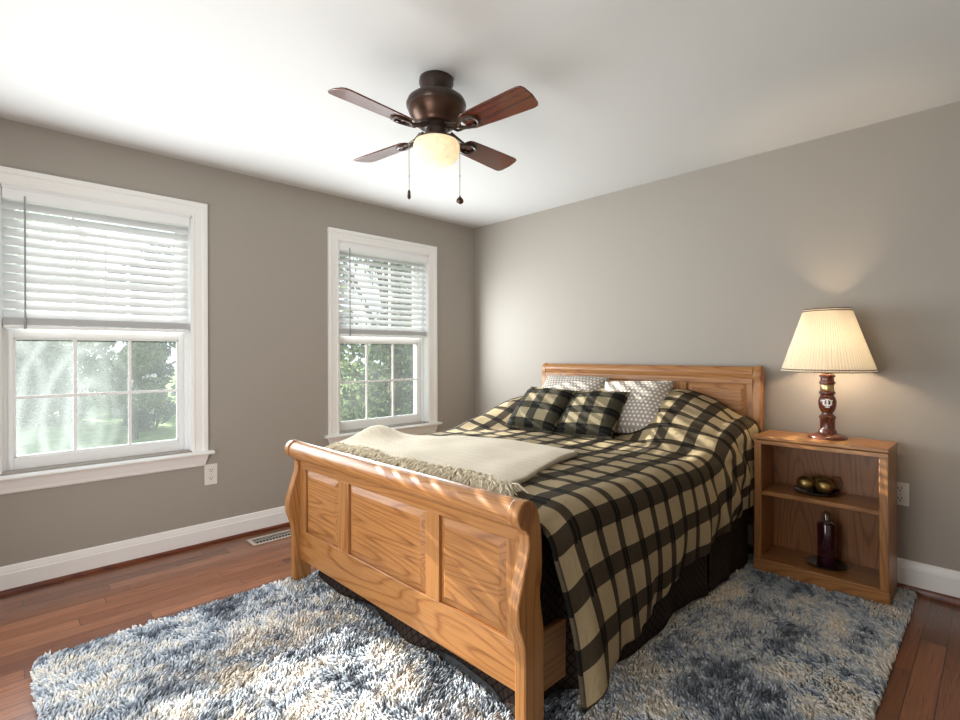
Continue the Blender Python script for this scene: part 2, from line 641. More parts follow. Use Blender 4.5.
def mat_pane(name, lo, hi, swirl):
    """clear glass with a film of dust; swirl adds wiping arcs"""
    t = NT(name)
    tr = t.n('BsdfTransparent')
    tr.inputs['Color'].default_value = (0.96, 0.98, 0.98, 1)
    dust = t.n('BsdfTranslucent')
    dust.inputs['Color'].default_value = (0.75, 0.82, 0.86, 1)
    dif = t.n('BsdfDiffuse')
    dif.inputs['Color'].default_value = (0.6, 0.66, 0.7, 1)
    dm = t.n('MixShader')
    dm.inputs[0].default_value = 0.25
    t.t.links.new(dust.outputs[0], dm.inputs[1])
    t.t.links.new(dif.outputs[0], dm.inputs[2])
    c = t.coord('Object')
    f = t.noise(c, 2.2, 2, 0.5)
    fac = t.ramp(f, [(0.3, (lo,) * 3), (0.75, (hi,) * 3)])
    if swirl:
        sp = t.n('SeparateXYZ')
        t.t.links.new(c, sp.inputs[0])
        # arcs wiped round two centres on the lower left of the pane
        tot = None
        for (cy, cz, k, w) in ((-0.05, 0.86, 60, 1.0), (-0.42, 1.02, 46, 0.8)):
            dy = t.math('SUBTRACT', sp.outputs[1], cy)
            dz = t.math('MULTIPLY', t.math('SUBTRACT', sp.outputs[2], cz), 0.55)
            d = t.math('SQRT', t.math('ADD', t.math('MULTIPLY', dy, dy), t.math('MULTIPLY', dz, dz)))
            d = t.math('ADD', d, t.math('MULTIPLY', t.noise(c, 6.0, 2), 0.03))
            s = t.math('POWER', t.math('MULTIPLY_ADD', t.math('SINE', t.math('MULTIPLY', d, k)), 0.5, 0.5), 2.5)
            s = t.math('MULTIPLY', s, w)
            tot = s if tot is None else t.math('MAXIMUM', tot, s)
        left = t.n('MapRange')
        t.t.links.new(sp.outputs[1], left.inputs['Value'])
        left.inputs['From Min'].default_value = 0.18
        left.inputs['From Max'].default_value = -0.12
        left.inputs['To Min'].default_value = 0.0
        left.inputs['To Max'].default_value = 1.0
        grain = t.noise(c, 130, 1, 0.6)
        add = t.math('MULTIPLY', t.math('ADD', t.math('MULTIPLY', tot, 0.06), t.math('MULTIPLY_ADD', grain, 0.10, 0.0)), left.outputs[0])
        fac = t.math('ADD', fac, add)
    mx = t.n('MixShader')
    t.set(mx.inputs[0], fac)
    t.t.links.new(tr.outputs[0], mx.inputs[1])
    t.t.links.new(dm.outputs[0], mx.inputs[2])
    gl = t.n('BsdfGlossy')
    gl.inputs['Roughness'].default_value = 0.02
    m2 = t.n('MixShader')
    m2.inputs[0].default_value = 0.012
    t.t.links.new(mx.outputs[0], m2.inputs[1])
    t.t.links.new(gl.outputs[0], m2.inputs[2])
    return t.done(m2.outputs[0])


M['pane_dusty'] = mat_pane('dusty_wiped_glass', 0.035, 0.08, True)
M['pane'] = mat_pane('clear_glass', 0.025, 0.06, False)


def mat_shade(name, col, tcol, pleat=False, tw=0.55, emit=0.0):
    t = NT(name)
    nrm = None
    if pleat:
        c = t.coord('Object')
        sp = t.n('SeparateXYZ')
        t.t.links.new(c, sp.inputs[0])
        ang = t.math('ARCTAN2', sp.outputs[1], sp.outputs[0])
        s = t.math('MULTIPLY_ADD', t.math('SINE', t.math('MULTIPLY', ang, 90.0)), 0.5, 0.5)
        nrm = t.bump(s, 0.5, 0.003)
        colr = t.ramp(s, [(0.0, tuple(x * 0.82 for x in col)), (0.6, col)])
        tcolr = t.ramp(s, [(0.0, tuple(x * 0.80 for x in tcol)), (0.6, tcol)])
    else:
        f = t.noise(t.coord(), 28, 3, 0.6, 1.0)
        colr = t.ramp(f, [(0.35, tuple(x * 0.85 for x in col)), (0.6, col)])
        tcolr = t.ramp(f, [(0.35, tuple(x * 0.8 for x in tcol)), (0.6, tcol)])
    d = t.n('BsdfDiffuse')
    t.t.links.new(colr, d.inputs['Color'])
    tr = t.n('BsdfTranslucent')
    t.t.links.new(tcolr, tr.inputs['Color'])
    if nrm is not None:
        t.t.links.new(nrm, d.inputs['Normal'])
        t.t.links.new(nrm, tr.inputs['Normal'])
    mx = t.n('MixShader')
    mx.inputs[0].default_value = tw
    t.t.links.new(d.outputs[0], mx.inputs[1])
    t.t.links.new(tr.outputs[0], mx.inputs[2])
    return t.done(mx.outputs[0])


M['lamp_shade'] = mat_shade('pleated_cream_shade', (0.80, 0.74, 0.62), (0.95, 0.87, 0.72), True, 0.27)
M['fan_glass'] = mat_shade('alabaster_glass', (0.85, 0.78, 0.66), (0.95, 0.86, 0.72), False, 0.33)


def mat_bulb():
    t = NT('lit_bulb')
    e = t.n('Emission')
    e.inputs['Color'].default_value = (1.0, 0.72, 0.42, 1)
    e.inputs['Strength'].default_value = 12
    return t.done(e.outputs[0])


M['bulb'] = mat_bulb()


def mat_clear():
    t = NT('clear_blown_glass')
    tr = t.n('BsdfTransparent')
    tr.inputs['Color'].default_value = (0.85, 0.85, 0.86, 1)
    gl = t.n('BsdfGlossy')
    gl.inputs['Roughness'].default_value = 0.05
    fr = t.n('LayerWeight')
    fr.inputs['Blend'].default_value = 0.35
    mx = t.n('MixShader')
    t.t.links.new(t.math('MULTIPLY_ADD', fr.outputs['Facing'], 0.5, 0.12), mx.inputs[0])
    t.t.links.new(tr.outputs[0], mx.inputs[1])
    t.t.links.new(gl.outputs[0], mx.inputs[2])
    return t.done(mx.outputs[0])


M['clear'] = mat_clear()


def mat_leaf(name, a, b, c_):
    t = NT(name)
    g = t.n('NewGeometry')
    col = t.ramp(g.outputs['Random Per Island'], [(0.0, a), (0.5, b), (1.0, c_)])
    d = t.n('BsdfDiffuse')
    t.t.links.new(col, d.inputs['Color'])
    tr = t.n('BsdfTranslucent')
    t.t.links.new(col, tr.inputs['Color'])
    mx = t.n('MixShader')
    mx.inputs[0].default_value = 0.4
    t.t.links.new(d.outputs[0], mx.inputs[1])
    t.t.links.new(tr.outputs[0], mx.inputs[2])
    return t.done(mx.outputs[0])


M['leaf_a'] = mat_leaf('green_leaf', (0.05, 0.08, 0.04), (0.11, 0.16, 0.07), (0.24, 0.28, 0.13))
M['leaf_b'] = mat_leaf('blue_green_leaf', (0.05, 0.08, 0.07), (0.09, 0.13, 0.11), (0.15, 0.20, 0.17))
M['leaf_c'] = mat_leaf('yellow_green_leaf', (0.12, 0.16, 0.05), (0.22, 0.27, 0.10), (0.34, 0.38, 0.18))
M['petal'] = mat_leaf('pale_petal', (0.6, 0.55, 0.55), (0.75, 0.70, 0.70), (0.8, 0.8, 0.8))
M['lawn'] = plain('lawn', (0.20, 0.27, 0.09), 0.95, spec=0.1, nscale=3, namp=0.3)

# ------------------------------------------------------------------ room shell
XR, YF = 4.25, -3.85                        # far right and rear limits of the room
WIN = [(-2.910, 'window_1'), (-1.015, 'window_2')]
OW, OZ0, OZ1 = 0.44, 0.615, 2.10            # half width and height range of an opening

b = MB()
b.box(-0.2, XR, YF - 0.2, 0.2, -0.15, 0.0)
struct(b.build('floor', M['floor'], smooth=0))
b = MB()
b.box(-0.2, XR + 0.15, YF - 0.2, 0.2, H, H + 0.12)
struct(b.build('ceiling', M['ceiling'], smooth=0))
b = MB()
ys = [YF, WIN[0][0] - OW, WIN[0][0] + OW, WIN[1][0] - OW, WIN[1][0] + OW, 0.0]
for i in range(0, 6, 2):
    b.box(-0.2, 0, ys[i], ys[i + 1], 0, H)
for i in (1, 3):
    b.box(-0.2, 0, ys[i], ys[i + 1], 0, OZ0)
    b.box(-0.2, 0, ys[i], ys[i + 1], OZ1, H)
struct(b.build('wall_left', M['wall'], smooth=0))
struct(MB().box(-0.2, XR + 0.15, 0, 0.15, 0, H).build('wall_back', M['wall'], smooth=0))
struct(MB().box(XR, XR + 0.15, YF, 0, 0, H).build('wall_right', M['wall'], smooth=0))
b = MB()
b.box(-0.2, 1.3, YF - 0.12, YF, 0, H).box(3.1, XR + 0.15, YF - 0.12, YF, 0, H).box(1.3, 3.1, YF - 0.12, YF, 2.15, H)  # wide opening added in the unseen wall to let the fill light in
struct(b.build('wall_front', M['wall'], smooth=0))


def base_profile(h):
    return [(0, 0.018), (0.015, 0.018), (0.015, h - 0.040), (0.012, h - 0.036), (0.012, h - 0.026), (0.009, h - 0.018), (0.008, h - 0.006), (0.004, h), (0, h)]


b = MB()
b.prism([(p, z) for p, z in base_profile(0.14)], 'y', YF, -0.0)
struct(b.build('baseboard_left', M['trim'], smooth=25))
b = MB()
b.prism([(-p, z) for p, z in base_profile(0.155)], 'x', 0.0, XR)
struct(b.build('baseboard_back', M['trim'], smooth=25))
qr = [(0.0, 0.0), (0.030, 0.0), (0.029, 0.010), (0.024, 0.018), (0.015, 0.022), (0.0, 0.022)]
struct(MB().prism(qr, 'y', YF, 0).build('trim_1', M['shoe'], smooth=30))
M['shoe_x'] = wood('shoe_moulding_wood_x', 'x', srgb(60, 25, 12), srgb(92, 42, 24), srgb(112, 56, 32), 0.35)
struct(MB().prism([(-p, z * 1.4) for p, z in qr], 'x', 0, XR).build('trim_2', M['shoe_x'], smooth=30))

# ------------------------------------------------------------------ windows


def casing_piece(b, quad_fn):
    pass


def make_window(yc, name, pane):
    root = bpy.data.objects.new(name, None)
    COL.objects.link(root)
    root.location = (0, yc, 0)
    struct(root)
    # casing: mitred profile around three sides (inner edge thin, outer back-band thick)
    prof = [(0.0, 0.0), (0.0, 0.011), (0.012, 0.014), (0.018, 0.011), (0.055, 0.015), (0.062, 0.020), (0.080, 0.023), (0.0875, 0.021), (0.0875, 0.0)]
    b = MB()
    n = len(prof)
    path = [(-OW, 0.605, -1, 0), (-OW, OZ1, -1, 1), (OW, OZ1, 1, 1), (OW, 0.605, 1, 0)]
    vs, fs = [], []
    for (y, z, sy, sz) in path:
        for (d, t) in prof:
            vs.append((t, y + sy * d, z + sz * d))
    for i in range(3):
        for k in range(n):
            k2 = (k + 1) % n
            fs.append((i * n + k, i * n + k2, (i + 1) * n + k2, (i + 1) * n + k))
    fs.append(tuple(range(n)))
    fs.append(tuple(range(3 * n, 4 * n)))
    b.add(vs, fs)
    b.build('window_casing', M['trim'], root, smooth=25)
    # jambs
    b = MB()
    b.box(-0.19, 0.004, -OW - 0.001, -OW + 0.006, OZ0, OZ1)
    b.box(-0.19, 0.004, OW - 0.006, OW + 0.001, OZ0, OZ1)
    b.box(-0.19, 0.004, -OW, OW, OZ1 - 0.012, OZ1 + 0.001)
    # vinyl stops
    for s in (-1, 1):
        y0, y1 = sorted((s * (OW - 0.006), s * (OW - 0.026)))
        b.box(-0.075, -0.060, y0, y1, OZ0, OZ1)
        b.box(-0.19, -0.125, y0, y1, OZ0, OZ1)
    b.build('window_jamb', M['vinyl'], root, smooth=0)
    # stool and apron
    b = MB()
    st = [(-0.19, 0.585), (-0.19, 0.607), (0.045, 0.604), (0.052, 0.600), (0.054, 0.594), (0.052, 0.588), (0.045, 0.585)]
    b.prism(st, 'y', -OW - 0.118, OW + 0.118)
    b.build('window_sill', M['trim'], root, smooth=30)
    b = MB()
    ap = [(0, 0.510), (0.010, 0.510), (0.015, 0.518), (0.016, 0.540), (0.020, 0.548), (0.021, 0.572), (0.026, 0.585), (0, 0.585)]
    e0, e1 = OW + 0.070, OW + 0.092
    vs = [(x, -(e0 + (e1 - e0) * (z - 0.51) / 0.075), z) for x, z in ap] + [(x, (e0 + (e1 - e0) * (z - 0.51) / 0.075), z) for x, z in ap]
    n = len(ap)
    fs = [tuple(range(n)), tuple(range(n, 2 * n))] + [(i, (i + 1) % n, n + (i + 1) % n, n + i) for i in range(n)]
    b.add(vs, fs)
    b.build('window_apron', M['trim'], root, smooth=25)

    def sash(nm, xf, xb, z0, z1, rb, rt, stl, hw=0.427):
        b = MB()
        b.box(xb, xf, -hw, -hw + stl, z0, z1).box(xb, xf, hw - stl, hw, z0, z1)
        b.box(xb, xf, -hw + stl, hw - stl, z0, z0 + rb).box(xb, xf, -hw + stl, hw - stl, z1 - rt, z1)
        # glazing bead
        i = 0.010
        b.box(xb + 0.008, xf - 0.008, -hw + stl, -hw + stl + i, z0 + rb, z1 - rt)
        b.box(xb + 0.008, xf - 0.008, hw - stl - i, hw - stl, z0 + rb, z1 - rt)
        b.box(xb + 0.008, xf - 0.008, -hw + stl, hw - stl, z0 + rb, z0 + rb + i)
        b.box(xb + 0.008, xf - 0.008, -hw + stl, hw - stl, z1 - rt - i, z1 - rt)
        s = b.build(nm, M['vinyl'], root, bevel=0.002)
        xm = (xf + xb) / 2
        gw = hw - stl
        g = MB()
        for k in (-1, 1):
            yy = k * gw / 3
            g.box(xm - 0.006, xm + 0.006, yy - 0.008, yy + 0.008, z0 + rb, z1 - rt)
        zm = (z0 + rb + z1 - rt) / 2
        g.box(xm - 0.0055, xm + 0.0055, -gw, gw, zm - 0.008, zm + 0.008)
        g.build('muntin_grid', M['vinyl'], s, smooth=0)
        p = MB().box(xm - 0.012, xm - 0.009, -gw, gw, z0 + rb, z1 - rt).build('glass_pane', pane, s, smooth=0)
        return s
    sash('lower_sash', -0.080, -0.120, 0.612, 1.362, 0.062, 0.046, 0.040)
    sash('upper_sash', -0.128, -0.165, 1.320, OZ1 - 0.012, 0.046, 0.046, 0.040)
    # sash lock on the meeting rail
    MB().box(-0.112, -0.085, -0.03, 0.03, 1.362, 1.376).build('sash_lock', M['vinyl'], root, bevel=0.004)
    return root


make_window(WIN[0][0], 'window_1', M['pane_dusty'])
make_window(WIN[1][0], 'window_2', M['pane'])


def make_blind(yc, label, tilt):
    hw = OW - 0.009
    root = thing('window_blind', label, 'window blind', (0, yc, 0), 0, 'white slatted blinds half raised in the windows')
    b = MB()
    b.box(-0.058, -0.004, -hw, hw, 2.045, 2.086)
    b.box(-0.004, 0.002, -hw, hw, 2.030, 2.088)
    b.build('headrail', M['vinyl'], root, bevel=0.003)
    b = MB()
    n, zt, zb = 13, 2.008, 1.440
    for i in range(n):
        z = zt + (zb - zt) * i / (n - 1)
        # one slightly crowned slat
        d, t = 0.0255, 0.0014
        row = []
        for k in range(5):
            s = -1 + 2 * k / 4
            lx, lz = s * d, 0.0028 * (1 - s * s)
            x = -0.031 + lx * math.cos(tilt) + lz * math.sin(tilt)
            zz = z - lx * math.sin(tilt) + lz * math.cos(tilt)
            row.append((x, zz))
        vs, fs = [], []
        for (x, zz) in row:
            vs += [(x, -hw + 0.004, zz + t), (x, hw - 0.004, zz + t), (x, -hw + 0.004, zz - t), (x, hw - 0.004, zz - t)]
        for k in range(4):
            a, c = 4 * k, 4 * (k + 1)
            fs += [(a, a + 1, c + 1, c), (a + 2, c + 2, c + 3, a + 3), (a, c, c + 2, a + 2), (a + 1, a + 3, c + 3, c + 1)]
        fs += [(0, 2, 3, 1), (16, 17, 19, 18)]
        b.add(vs, fs)
    b.build('slats', M['slat'], root, smooth=50)
    b = MB()
    for k in range(9):
        z = 1.384 + 0.0042 * k
        b.box(-0.056 + 0.001 * (k % 3), -0.006 + 0.0012 * (k % 3), -hw + 0.004, hw - 0.004, z, z + 0.0026)
    b.build('stacked_slats', M['slat'], root, smooth=0)
    MB().box(-0.056, -0.005, -hw + 0.004, hw - 0.004, 1.364, 1.381).build('bottom_rail', M['vinyl'], root, bevel=0.004)
    for yy in (-hw * 0.80, 0.0, hw * 0.80):
        b = MB()
        for x in (-0.057, -0.004):
            b.tube([(x, yy, 2.04), (x, yy, 1.372)], 0.0011, 5)
        b.tube([(-0.003, yy, 1.384), (-0.001, yy + 0.004, 1.374), (-0.003, yy + 0.008, 1.384)], 0.0014, 5)
        b.build('ladder_cord', M['cord'], root)
    b = MB()
    yy = -hw + 0.088
    b.tube([(0.004, yy, 2.055), (0.008, yy, 2.03), (0.009, yy, 1.70), (0.009, yy, 1.385)], 0.0040, 8)
    b.tube([(0.009, yy, 1.40), (0.009, yy, 1.36)], 0.0058, 8)
    b.build('tilt_wand', M['wand'], root)
    return root


make_blind(WIN[0][0], 'half raised white slatted blind in the large left window with wiped glass', R(56))
make_blind(WIN[1][0], 'half raised white slatted blind in the window nearer the corner behind the bed', R(42))

# ------------------------------------------------------------------ outside
b = MB()
b.add([(-70, -60, -0.62), (-0.2, -60, -0.62), (-0.2, 60, -0.62), (-70, 60, -0.62)], [(0, 1, 2, 3)])
struct(b.build('lawn', M['lawn'], smooth=0))


def leaf_cloud(clumps, n, size, zmin=-10):
    """n leaf quads spread over ellipsoid clumps -> verts, faces"""
    cl = np.array(clumps, dtype=float)          # cx cy cz rx ry rz
    wts = cl[:, 3] * cl[:, 4] * cl[:, 5]
    ii = rng.choice(len(cl), n, p=wts / wts.sum())
    d = rng.normal(size=(n, 3))
    d /= np.linalg.norm(d, axis=1)[:, None]
    r = rng.uniform(0.25, 1.0, n) ** 0.4
    c = cl[ii, :3] + d * r[:, None] * cl[ii, 3:]
    c[:, 2] = np.maximum(c[:, 2], zmin)
    nr = d + rng.normal(size=(n, 3)) * 0.7
    nr /= np.linalg.norm(nr, axis=1)[:, None]
    u = np.cross(nr, rng.normal(size=(n, 3)))
    u /= np.linalg.norm(u, axis=1)[:, None]
    w = np.cross(nr, u)
    s = size * rng.uniform(0.6, 1.3, n)[:, None]
    # a pointed leaf: four corners
    q = np.stack([c - u * s, c + w * s * 0.45, c + u * s, c - w * s * 0.45], 1)
    f = np.arange(n * 4).reshape(n, 4)
    return q.reshape(-1, 3), f


def raw_mesh(name, v, f, mat):
    me = bpy.data.meshes.new(name)
    me.from_pydata(np.asarray(v).tolist(), [], np.asarray(f).tolist())
    me.materials.append(mat)
    return me


def plant(name, label, cat, loc, height, spread, nclump, nleaf, leaf, mat, trunk=True, low=0.3, group=None):
    root = thing(name, label, cat, loc, 0, group)
    cl = []
    for i in range(nclump):
        a = random.uniform(0, 2 * PI)
        rr = spread * math.sqrt(random.random()) * 0.75
        t = random.random()
        z = height * (low + (0.93 - low) * t)
        k = 1.0 - 0.55 * abs(t - 0.4)
        s = spread * random.uniform(0.30, 0.5) * k
        cl.append((rr * k * math.cos(a), rr * k * math.sin(a), z, s, s, s * 0.8))
    v, f = leaf_cloud(cl, nleaf, leaf, 0.03)
    o = bpy.data.objects.new('foliage', raw_mesh('foliage', v, f, mat))
    COL.objects.link(o)
    o.parent = root
    b = MB()
    if trunk:
        tr = 0.02 * height
        b.tube([(0, 0, 0), (0.02 * height, 0, height * 0.3), (0, 0.02 * height, height * 0.7)], [tr * 1.4, tr, tr * 0.5], 8)
        for c in cl[::3]:
            b.tube([(0.01, 0, height * 0.28), (c[0] * 0.5, c[1] * 0.5, c[2] * 0.72), c[:3]], [tr * 0.6, tr * 0.35, tr * 0.15], 5)
        b.build('trunk', M['bark'], root)
    else:
        for c in cl:
            b.tube([(c[0] * 0.25, c[1] * 0.25, 0), (c[0] * 0.6, c[1] * 0.6, c[2] * 0.6), c[:3]], [0.02, 0.014, 0.006], 5)
        b.build('stems', M['bark'], root)
    return root


G0 = -0.62
plant('leafy_shrub', 'dense green leafy shrub filling the lower panes of the window beside the bed', 'shrub', (-4.2, 1.9, G0), 5.6, 2.3, 26, 13000, 0.075, M['leaf_a'], True, 0.08)
plant('leafy_tree', 'taller blue green tree behind the shrub outside the window beside the bed', 'tree', (-8.0, 6.0, G0), 8.0, 3.6, 24, 8000, 0.14, M['leaf_b'], True, 0.1)
plant('leafy_shrub', 'small yellow green shrub in the right panes of the large left window', 'shrub', (-9.6, -1.15, G0), 2.9, 0.85, 16, 3200, 0.075, M['leaf_c'], True, 0.2)
plant('flowering_shrub', 'low pale flowering shrub on the lawn in the lower right pane of the large window', 'shrub', (-12.0, -0.75, G0), 1.5, 0.8, 10, 1500, 0.07, M['petal'], False, 0.2)
plant('leafy_shrub', 'low dark grey green shrub on the lawn below the pale flowering shrub', 'shrub', (-11.0, -0.55, G0), 0.85, 0.7, 8, 1200, 0.06, M['leaf_b'], False, 0.2)
plant('leafy_tree', 'broad green tree behind the hazy left panes of the large window', 'tree', (-15.5, -3.2, G0), 6.2, 2.9, 24, 7000, 0.15, M['leaf_a'], True, 0.05)
plant('leafy_tree', 'blue green tree in the middle panes of the large window', 'tree', (-19.5, 0.9, G0), 6.6, 2.2, 20, 6000, 0.15, M['leaf_b'], True, 0.05)
plant('leafy_tree', 'far grey green tree at the right edge of the large window', 'tree', (-24.0, 3.5, G0), 6.5, 3.0, 20, 5000, 0.19, M['leaf_b'], True, 0.03)
plant('leafy_tree', 'far green tree between the two middle trees of the garden', 'tree', (-31.0, -2.4, G0), 9.5, 3.2, 20, 5000, 0.2, M['leaf_a'], True, 0.03)
plant('leafy_tree', 'far tree at the left edge of the large window', 'tree', (-21.0, -6.6, G0), 7.0, 3.2, 20, 5000, 0.19, M['leaf_b'], True, 0.03)

# ------------------------------------------------------------------ rug
RX0, RX1, RY0, RY1 = 0.905, 3.285, -3.28, -0.06
rug = tag(None or MB().box(RX0 + 0.02, RX1 - 0.02, RY0 + 0.02, RY1 - 0.02, 0.0005, 0.012).build('rug', M['rug_base'], smooth=0),
          'blue grey and ivory shag area rug under the bed on the wood floor', 'rug')


def rug_pile():
    sp = 0.0095
    xs = np.arange(RX0 + 0.012, RX1 - 0.012, sp)
    ys_ = np.arange(RY0 + 0.012, RY1 - 0.012, sp)
    X, Y = np.meshgrid(xs, ys_)
    X = X.ravel() + rng.uniform(-0.5, 0.5, X.size) * sp
    Y = Y.ravel() + rng.uniform(-0.5, 0.5, Y.size) * sp
    keep = np.ones(X.size, bool)
    # nothing of the pile shows under the middle of the bed and under the little bookcase
    keep &= ~((X > 0.955) & (X < 2.48) & (Y > -2.12))
    keep &= ~((X > 2.600) & (X < 3.195) & (Y > -0.345))
    keep &= ~((X > 2.48) & (X < 2.545) & (Y > -2.205) & (Y < -2.09))
    keep &= ~((X > 0.895) & (X < 0.955) & (Y > -2.24) & (Y < -2.125))
    # rounded corners
    cr = 0.05
    dx = np.maximum(0, np.maximum(RX0 + cr - X, X - (RX1 - cr)))
    dy = np.maximum(0, np.maximum(RY0 + cr - Y, Y - (RY1 - cr)))
    keep &= np.hypot(dx, dy) < cr
    X, Y = X[keep], Y[keep]
    n = X.size
    N = noise.noise
    lean = np.empty(n)
    tone = np.empty(n)
    tuft = np.empty(n)
    for i in range(n):
        x, y = X[i], Y[i]
        lean[i] = N((x * 3.0, y * 3.0, 5.0)) * 2.6 + N((x * 11, y * 11, 9.0)) * 1.6
        tone[i] = N((x * 2.6 + 0.8 * N((x * 3, y * 3, 2)), y * 2.1, 1.0)) * 0.36 + N((x * 9, y * 6, 3.0)) * 0.50 + N((x * 28, y * 22, 8.0)) * 0.35
        tuft[i] = N((x * 34, y * 34, 4.0))
    a = lean + 2.4 + rng.normal(size=n) * 0.35
    L = 0.013 + 0.010 * rng.random(n) + 0.006 * tuft
    hgt = 0.015 + 0.007 * rng.random(n) + 0.015 * tuft
    hgt = np.clip(hgt, 0.006, 0.03)
    r = 0.0042 + 0.0012 * rng.random(n)
    base = np.stack([X, Y, np.full(n, 0.008)], 1)
    dirv = np.stack([np.cos(a), np.sin(a), np.zeros(n)], 1)
    mid = base + dirv * (L * 0.38)[:, None] + np.array([0, 0, 1.0]) * (hgt * 0.75)[:, None]
    tip = base + dirv * L[:, None] + np.array([0, 0, 1.0]) * hgt[:, None]
    # keep tips out of the bed posts and bookcase
    side = np.stack([-np.sin(a), np.cos(a), np.zeros(n)], 1)
    V = np.empty((n, 7, 3))
    for k in range(3):
        g = 2 * PI * k / 3
        o1 = side * math.cos(g) + np.array([0, 0, 1.0]) * math.sin(g) * 0.8 - dirv * math.sin(g) * 0.5
        V[:, k] = base + o1 * r[:, None]
        V[:, 3 + k] = mid + o1 * (r * 1.1)[:, None]
    V[:, 6] = tip
    I = (np.arange(n) * 7)[:, None]
    tri = []
    for k in range(3):
        k2 = (k + 1) % 3
        tri += [[k, k2, 3 + k2], [k, 3 + k2, 3 + k], [3 + k, 3 + k2, 6]]
    tri = np.array(tri).reshape(-1)
    F = (I + tri[None, :]).reshape(-1)
    nf = F.size // 3
    me = bpy.data.meshes.new('pile')
    me.vertices.add(n * 7)
    me.vertices.foreach_set('co', V.reshape(-1).astype(np.float32))
    me.loops.add(F.size)
    me.loops.foreach_set('vertex_index', F.astype(np.int32))
    me.polygons.add(nf)
    me.polygons.foreach_set('loop_start', (np.arange(nf) * 3).astype(np.int32))
    me.polygons.foreach_set('use_smooth', np.ones(nf, bool))
    # yarn colours: slate, blue grey, silver, ivory in drifting patches
    pal = np.array([srgb(80, 87, 98), srgb(140, 149, 160), srgb(192, 198, 204), srgb(213, 208, 199), srgb(222, 212, 197)])
    tt = np.clip(0.50 + tone * 1.35 + rng.normal(size=n) * 0.12, 0, 0.999) * 4
    i0 = tt.astype(int)
    fr = (tt - i0)[:, None]
    colr = pal[i0] * (1 - fr) + pal[np.minimum(i0 + 1, 4)] * fr
    colr *= rng.uniform(0.80, 1.08, n)[:, None]
    C4 = np.ones((n, 7, 4), np.float32)
    C4[:, :, :3] = colr[:, None, :]
    at = me.attributes.new('pile_color', 'FLOAT_COLOR', 'POINT')
    at.data.foreach_set('color', C4.reshape(-1))
    me.update(calc_edges=True)
    me.materials.append(M['pile'])
    o = bpy.data.objects.new('pile', me)
    COL.objects.link(o)
    o.parent = rug
    o['kind'] = 'stuff'


rug_pile()

# ------------------------------------------------------------------ bed
BX0, BX1 = 0.905, 2.535
bed = thing('sleigh_bed', 'honey oak sleigh bed with raised panel headboard and footboard on the shag rug', 'bed', (1.72, -1.1, 0.0))
OX, OY = 1.72, -1.1                          # parts are written in room coordinates, then shifted into the bed's frame


def bedpart(b, name, mat, parent=None, **kw):
    b.v = [(x - OX, y - OY, z) for x, y, z in b.v]
    return b.build(name, mat, parent or bed, **kw)


def sk(x):                                   # the footboard stands a little askew
    return 0.021 * (x - 2.53)


foot_post = [(-2.194, 0.012), (-2.194, 0.246), (-2.199, 0.310), (-2.212, 0.350), (-2.224, 0.385), (-2.227, 0.416), (-2.224, 0.450), (-2.213, 0.490),
             (-2.196, 0.540), (-2.181, 0.585), (-2.174, 0.620), (-2.175, 0.650), (-2.187, 0.668), (-2.206, 0.678), (-2.221, 0.692), (-2.229, 0.712), (-2.226, 0.734), (-2.214, 0.752), (-2.195, 0.763),
             (-2.172, 0.763), (-2.150, 0.753), (-2.133, 0.735), (-2.122, 0.708), (-2.113, 0.660), (-2.109, 0.620), (-2.107, 0.550), (-2.111, 0.500),
             (-2.118, 0.465), (-2.118, 0.440), (-2.108, 0.385), (-2.101, 0.340), (-2.101, 0.012)]


def footpost(x0, x1):
    b = MB()
    b.prism(foot_post, 'x', x0, x1)
    b.v = [(x, y + sk(x), z) for x, y, z in b.v]
    return b


def raised_panel(x0, x1, z0, z1, y, inset=0.034, depth=0.012, sgn=-1):
    """a field with a bevelled border; y is the plane of the frame face, sgn the facing direction"""
    b = MB()
    yo = y - sgn * depth
    pts = [(x0, z0), (x1, z0), (x1, z1), (x0, z1)]
    e = 0.006
    p1 = [(x0 + e, z0 + e), (x1 - e, z0 + e), (x1 - e, z1 - e), (x0 + e, z1 - e)]
    i = inset
    p2 = [(x0 + i, z0 + i), (x1 - i, z0 + i), (x1 - i, z1 - i), (x0 + i, z1 - i)]
    vs = [(x, yo - sgn * 0.006, z) for x, z in pts] + [(x, yo, z) for x, z in p1] + [(x, y - sgn * 0.001, z) for x, z in p2]
    fs = []
    for k in range(4):
        k2 = (k + 1) % 4
        fs += [(k, k2, 4 + k2, 4 + k), (4 + k, 4 + k2, 8 + k2, 8 + k)]
    fs.append((8, 9, 10, 11))
    b.add(vs, fs)
    return b


footboard = bedpart(MB().box(0.944, 2.492, -2.145, -2.118, 0.125, 0.665), 'footboard', M['oak_x'], smooth=0)
footboard.data.transform(Matrix(((1, 0, 0, 0), (0.021, 1, 0, 0.021 * (OX - 2.53)), (0, 0, 1, 0), (0, 0, 0, 1))))


def fb(b, name, mat, **kw):
    b.v = [(x, y + sk(x), z) for x, y, z in b.v]
    return bedpart(b, name, mat, footboard, **kw)


for (x0, x1) in ((BX0, BX0 + 0.042), (BX1 - 0.045, BX1)):
    o = bedpart(footpost(x0, x1), 'footboard_post', M['oak_z'], footboard, bevel=0.005, smooth=30)
YFACE = -2.160
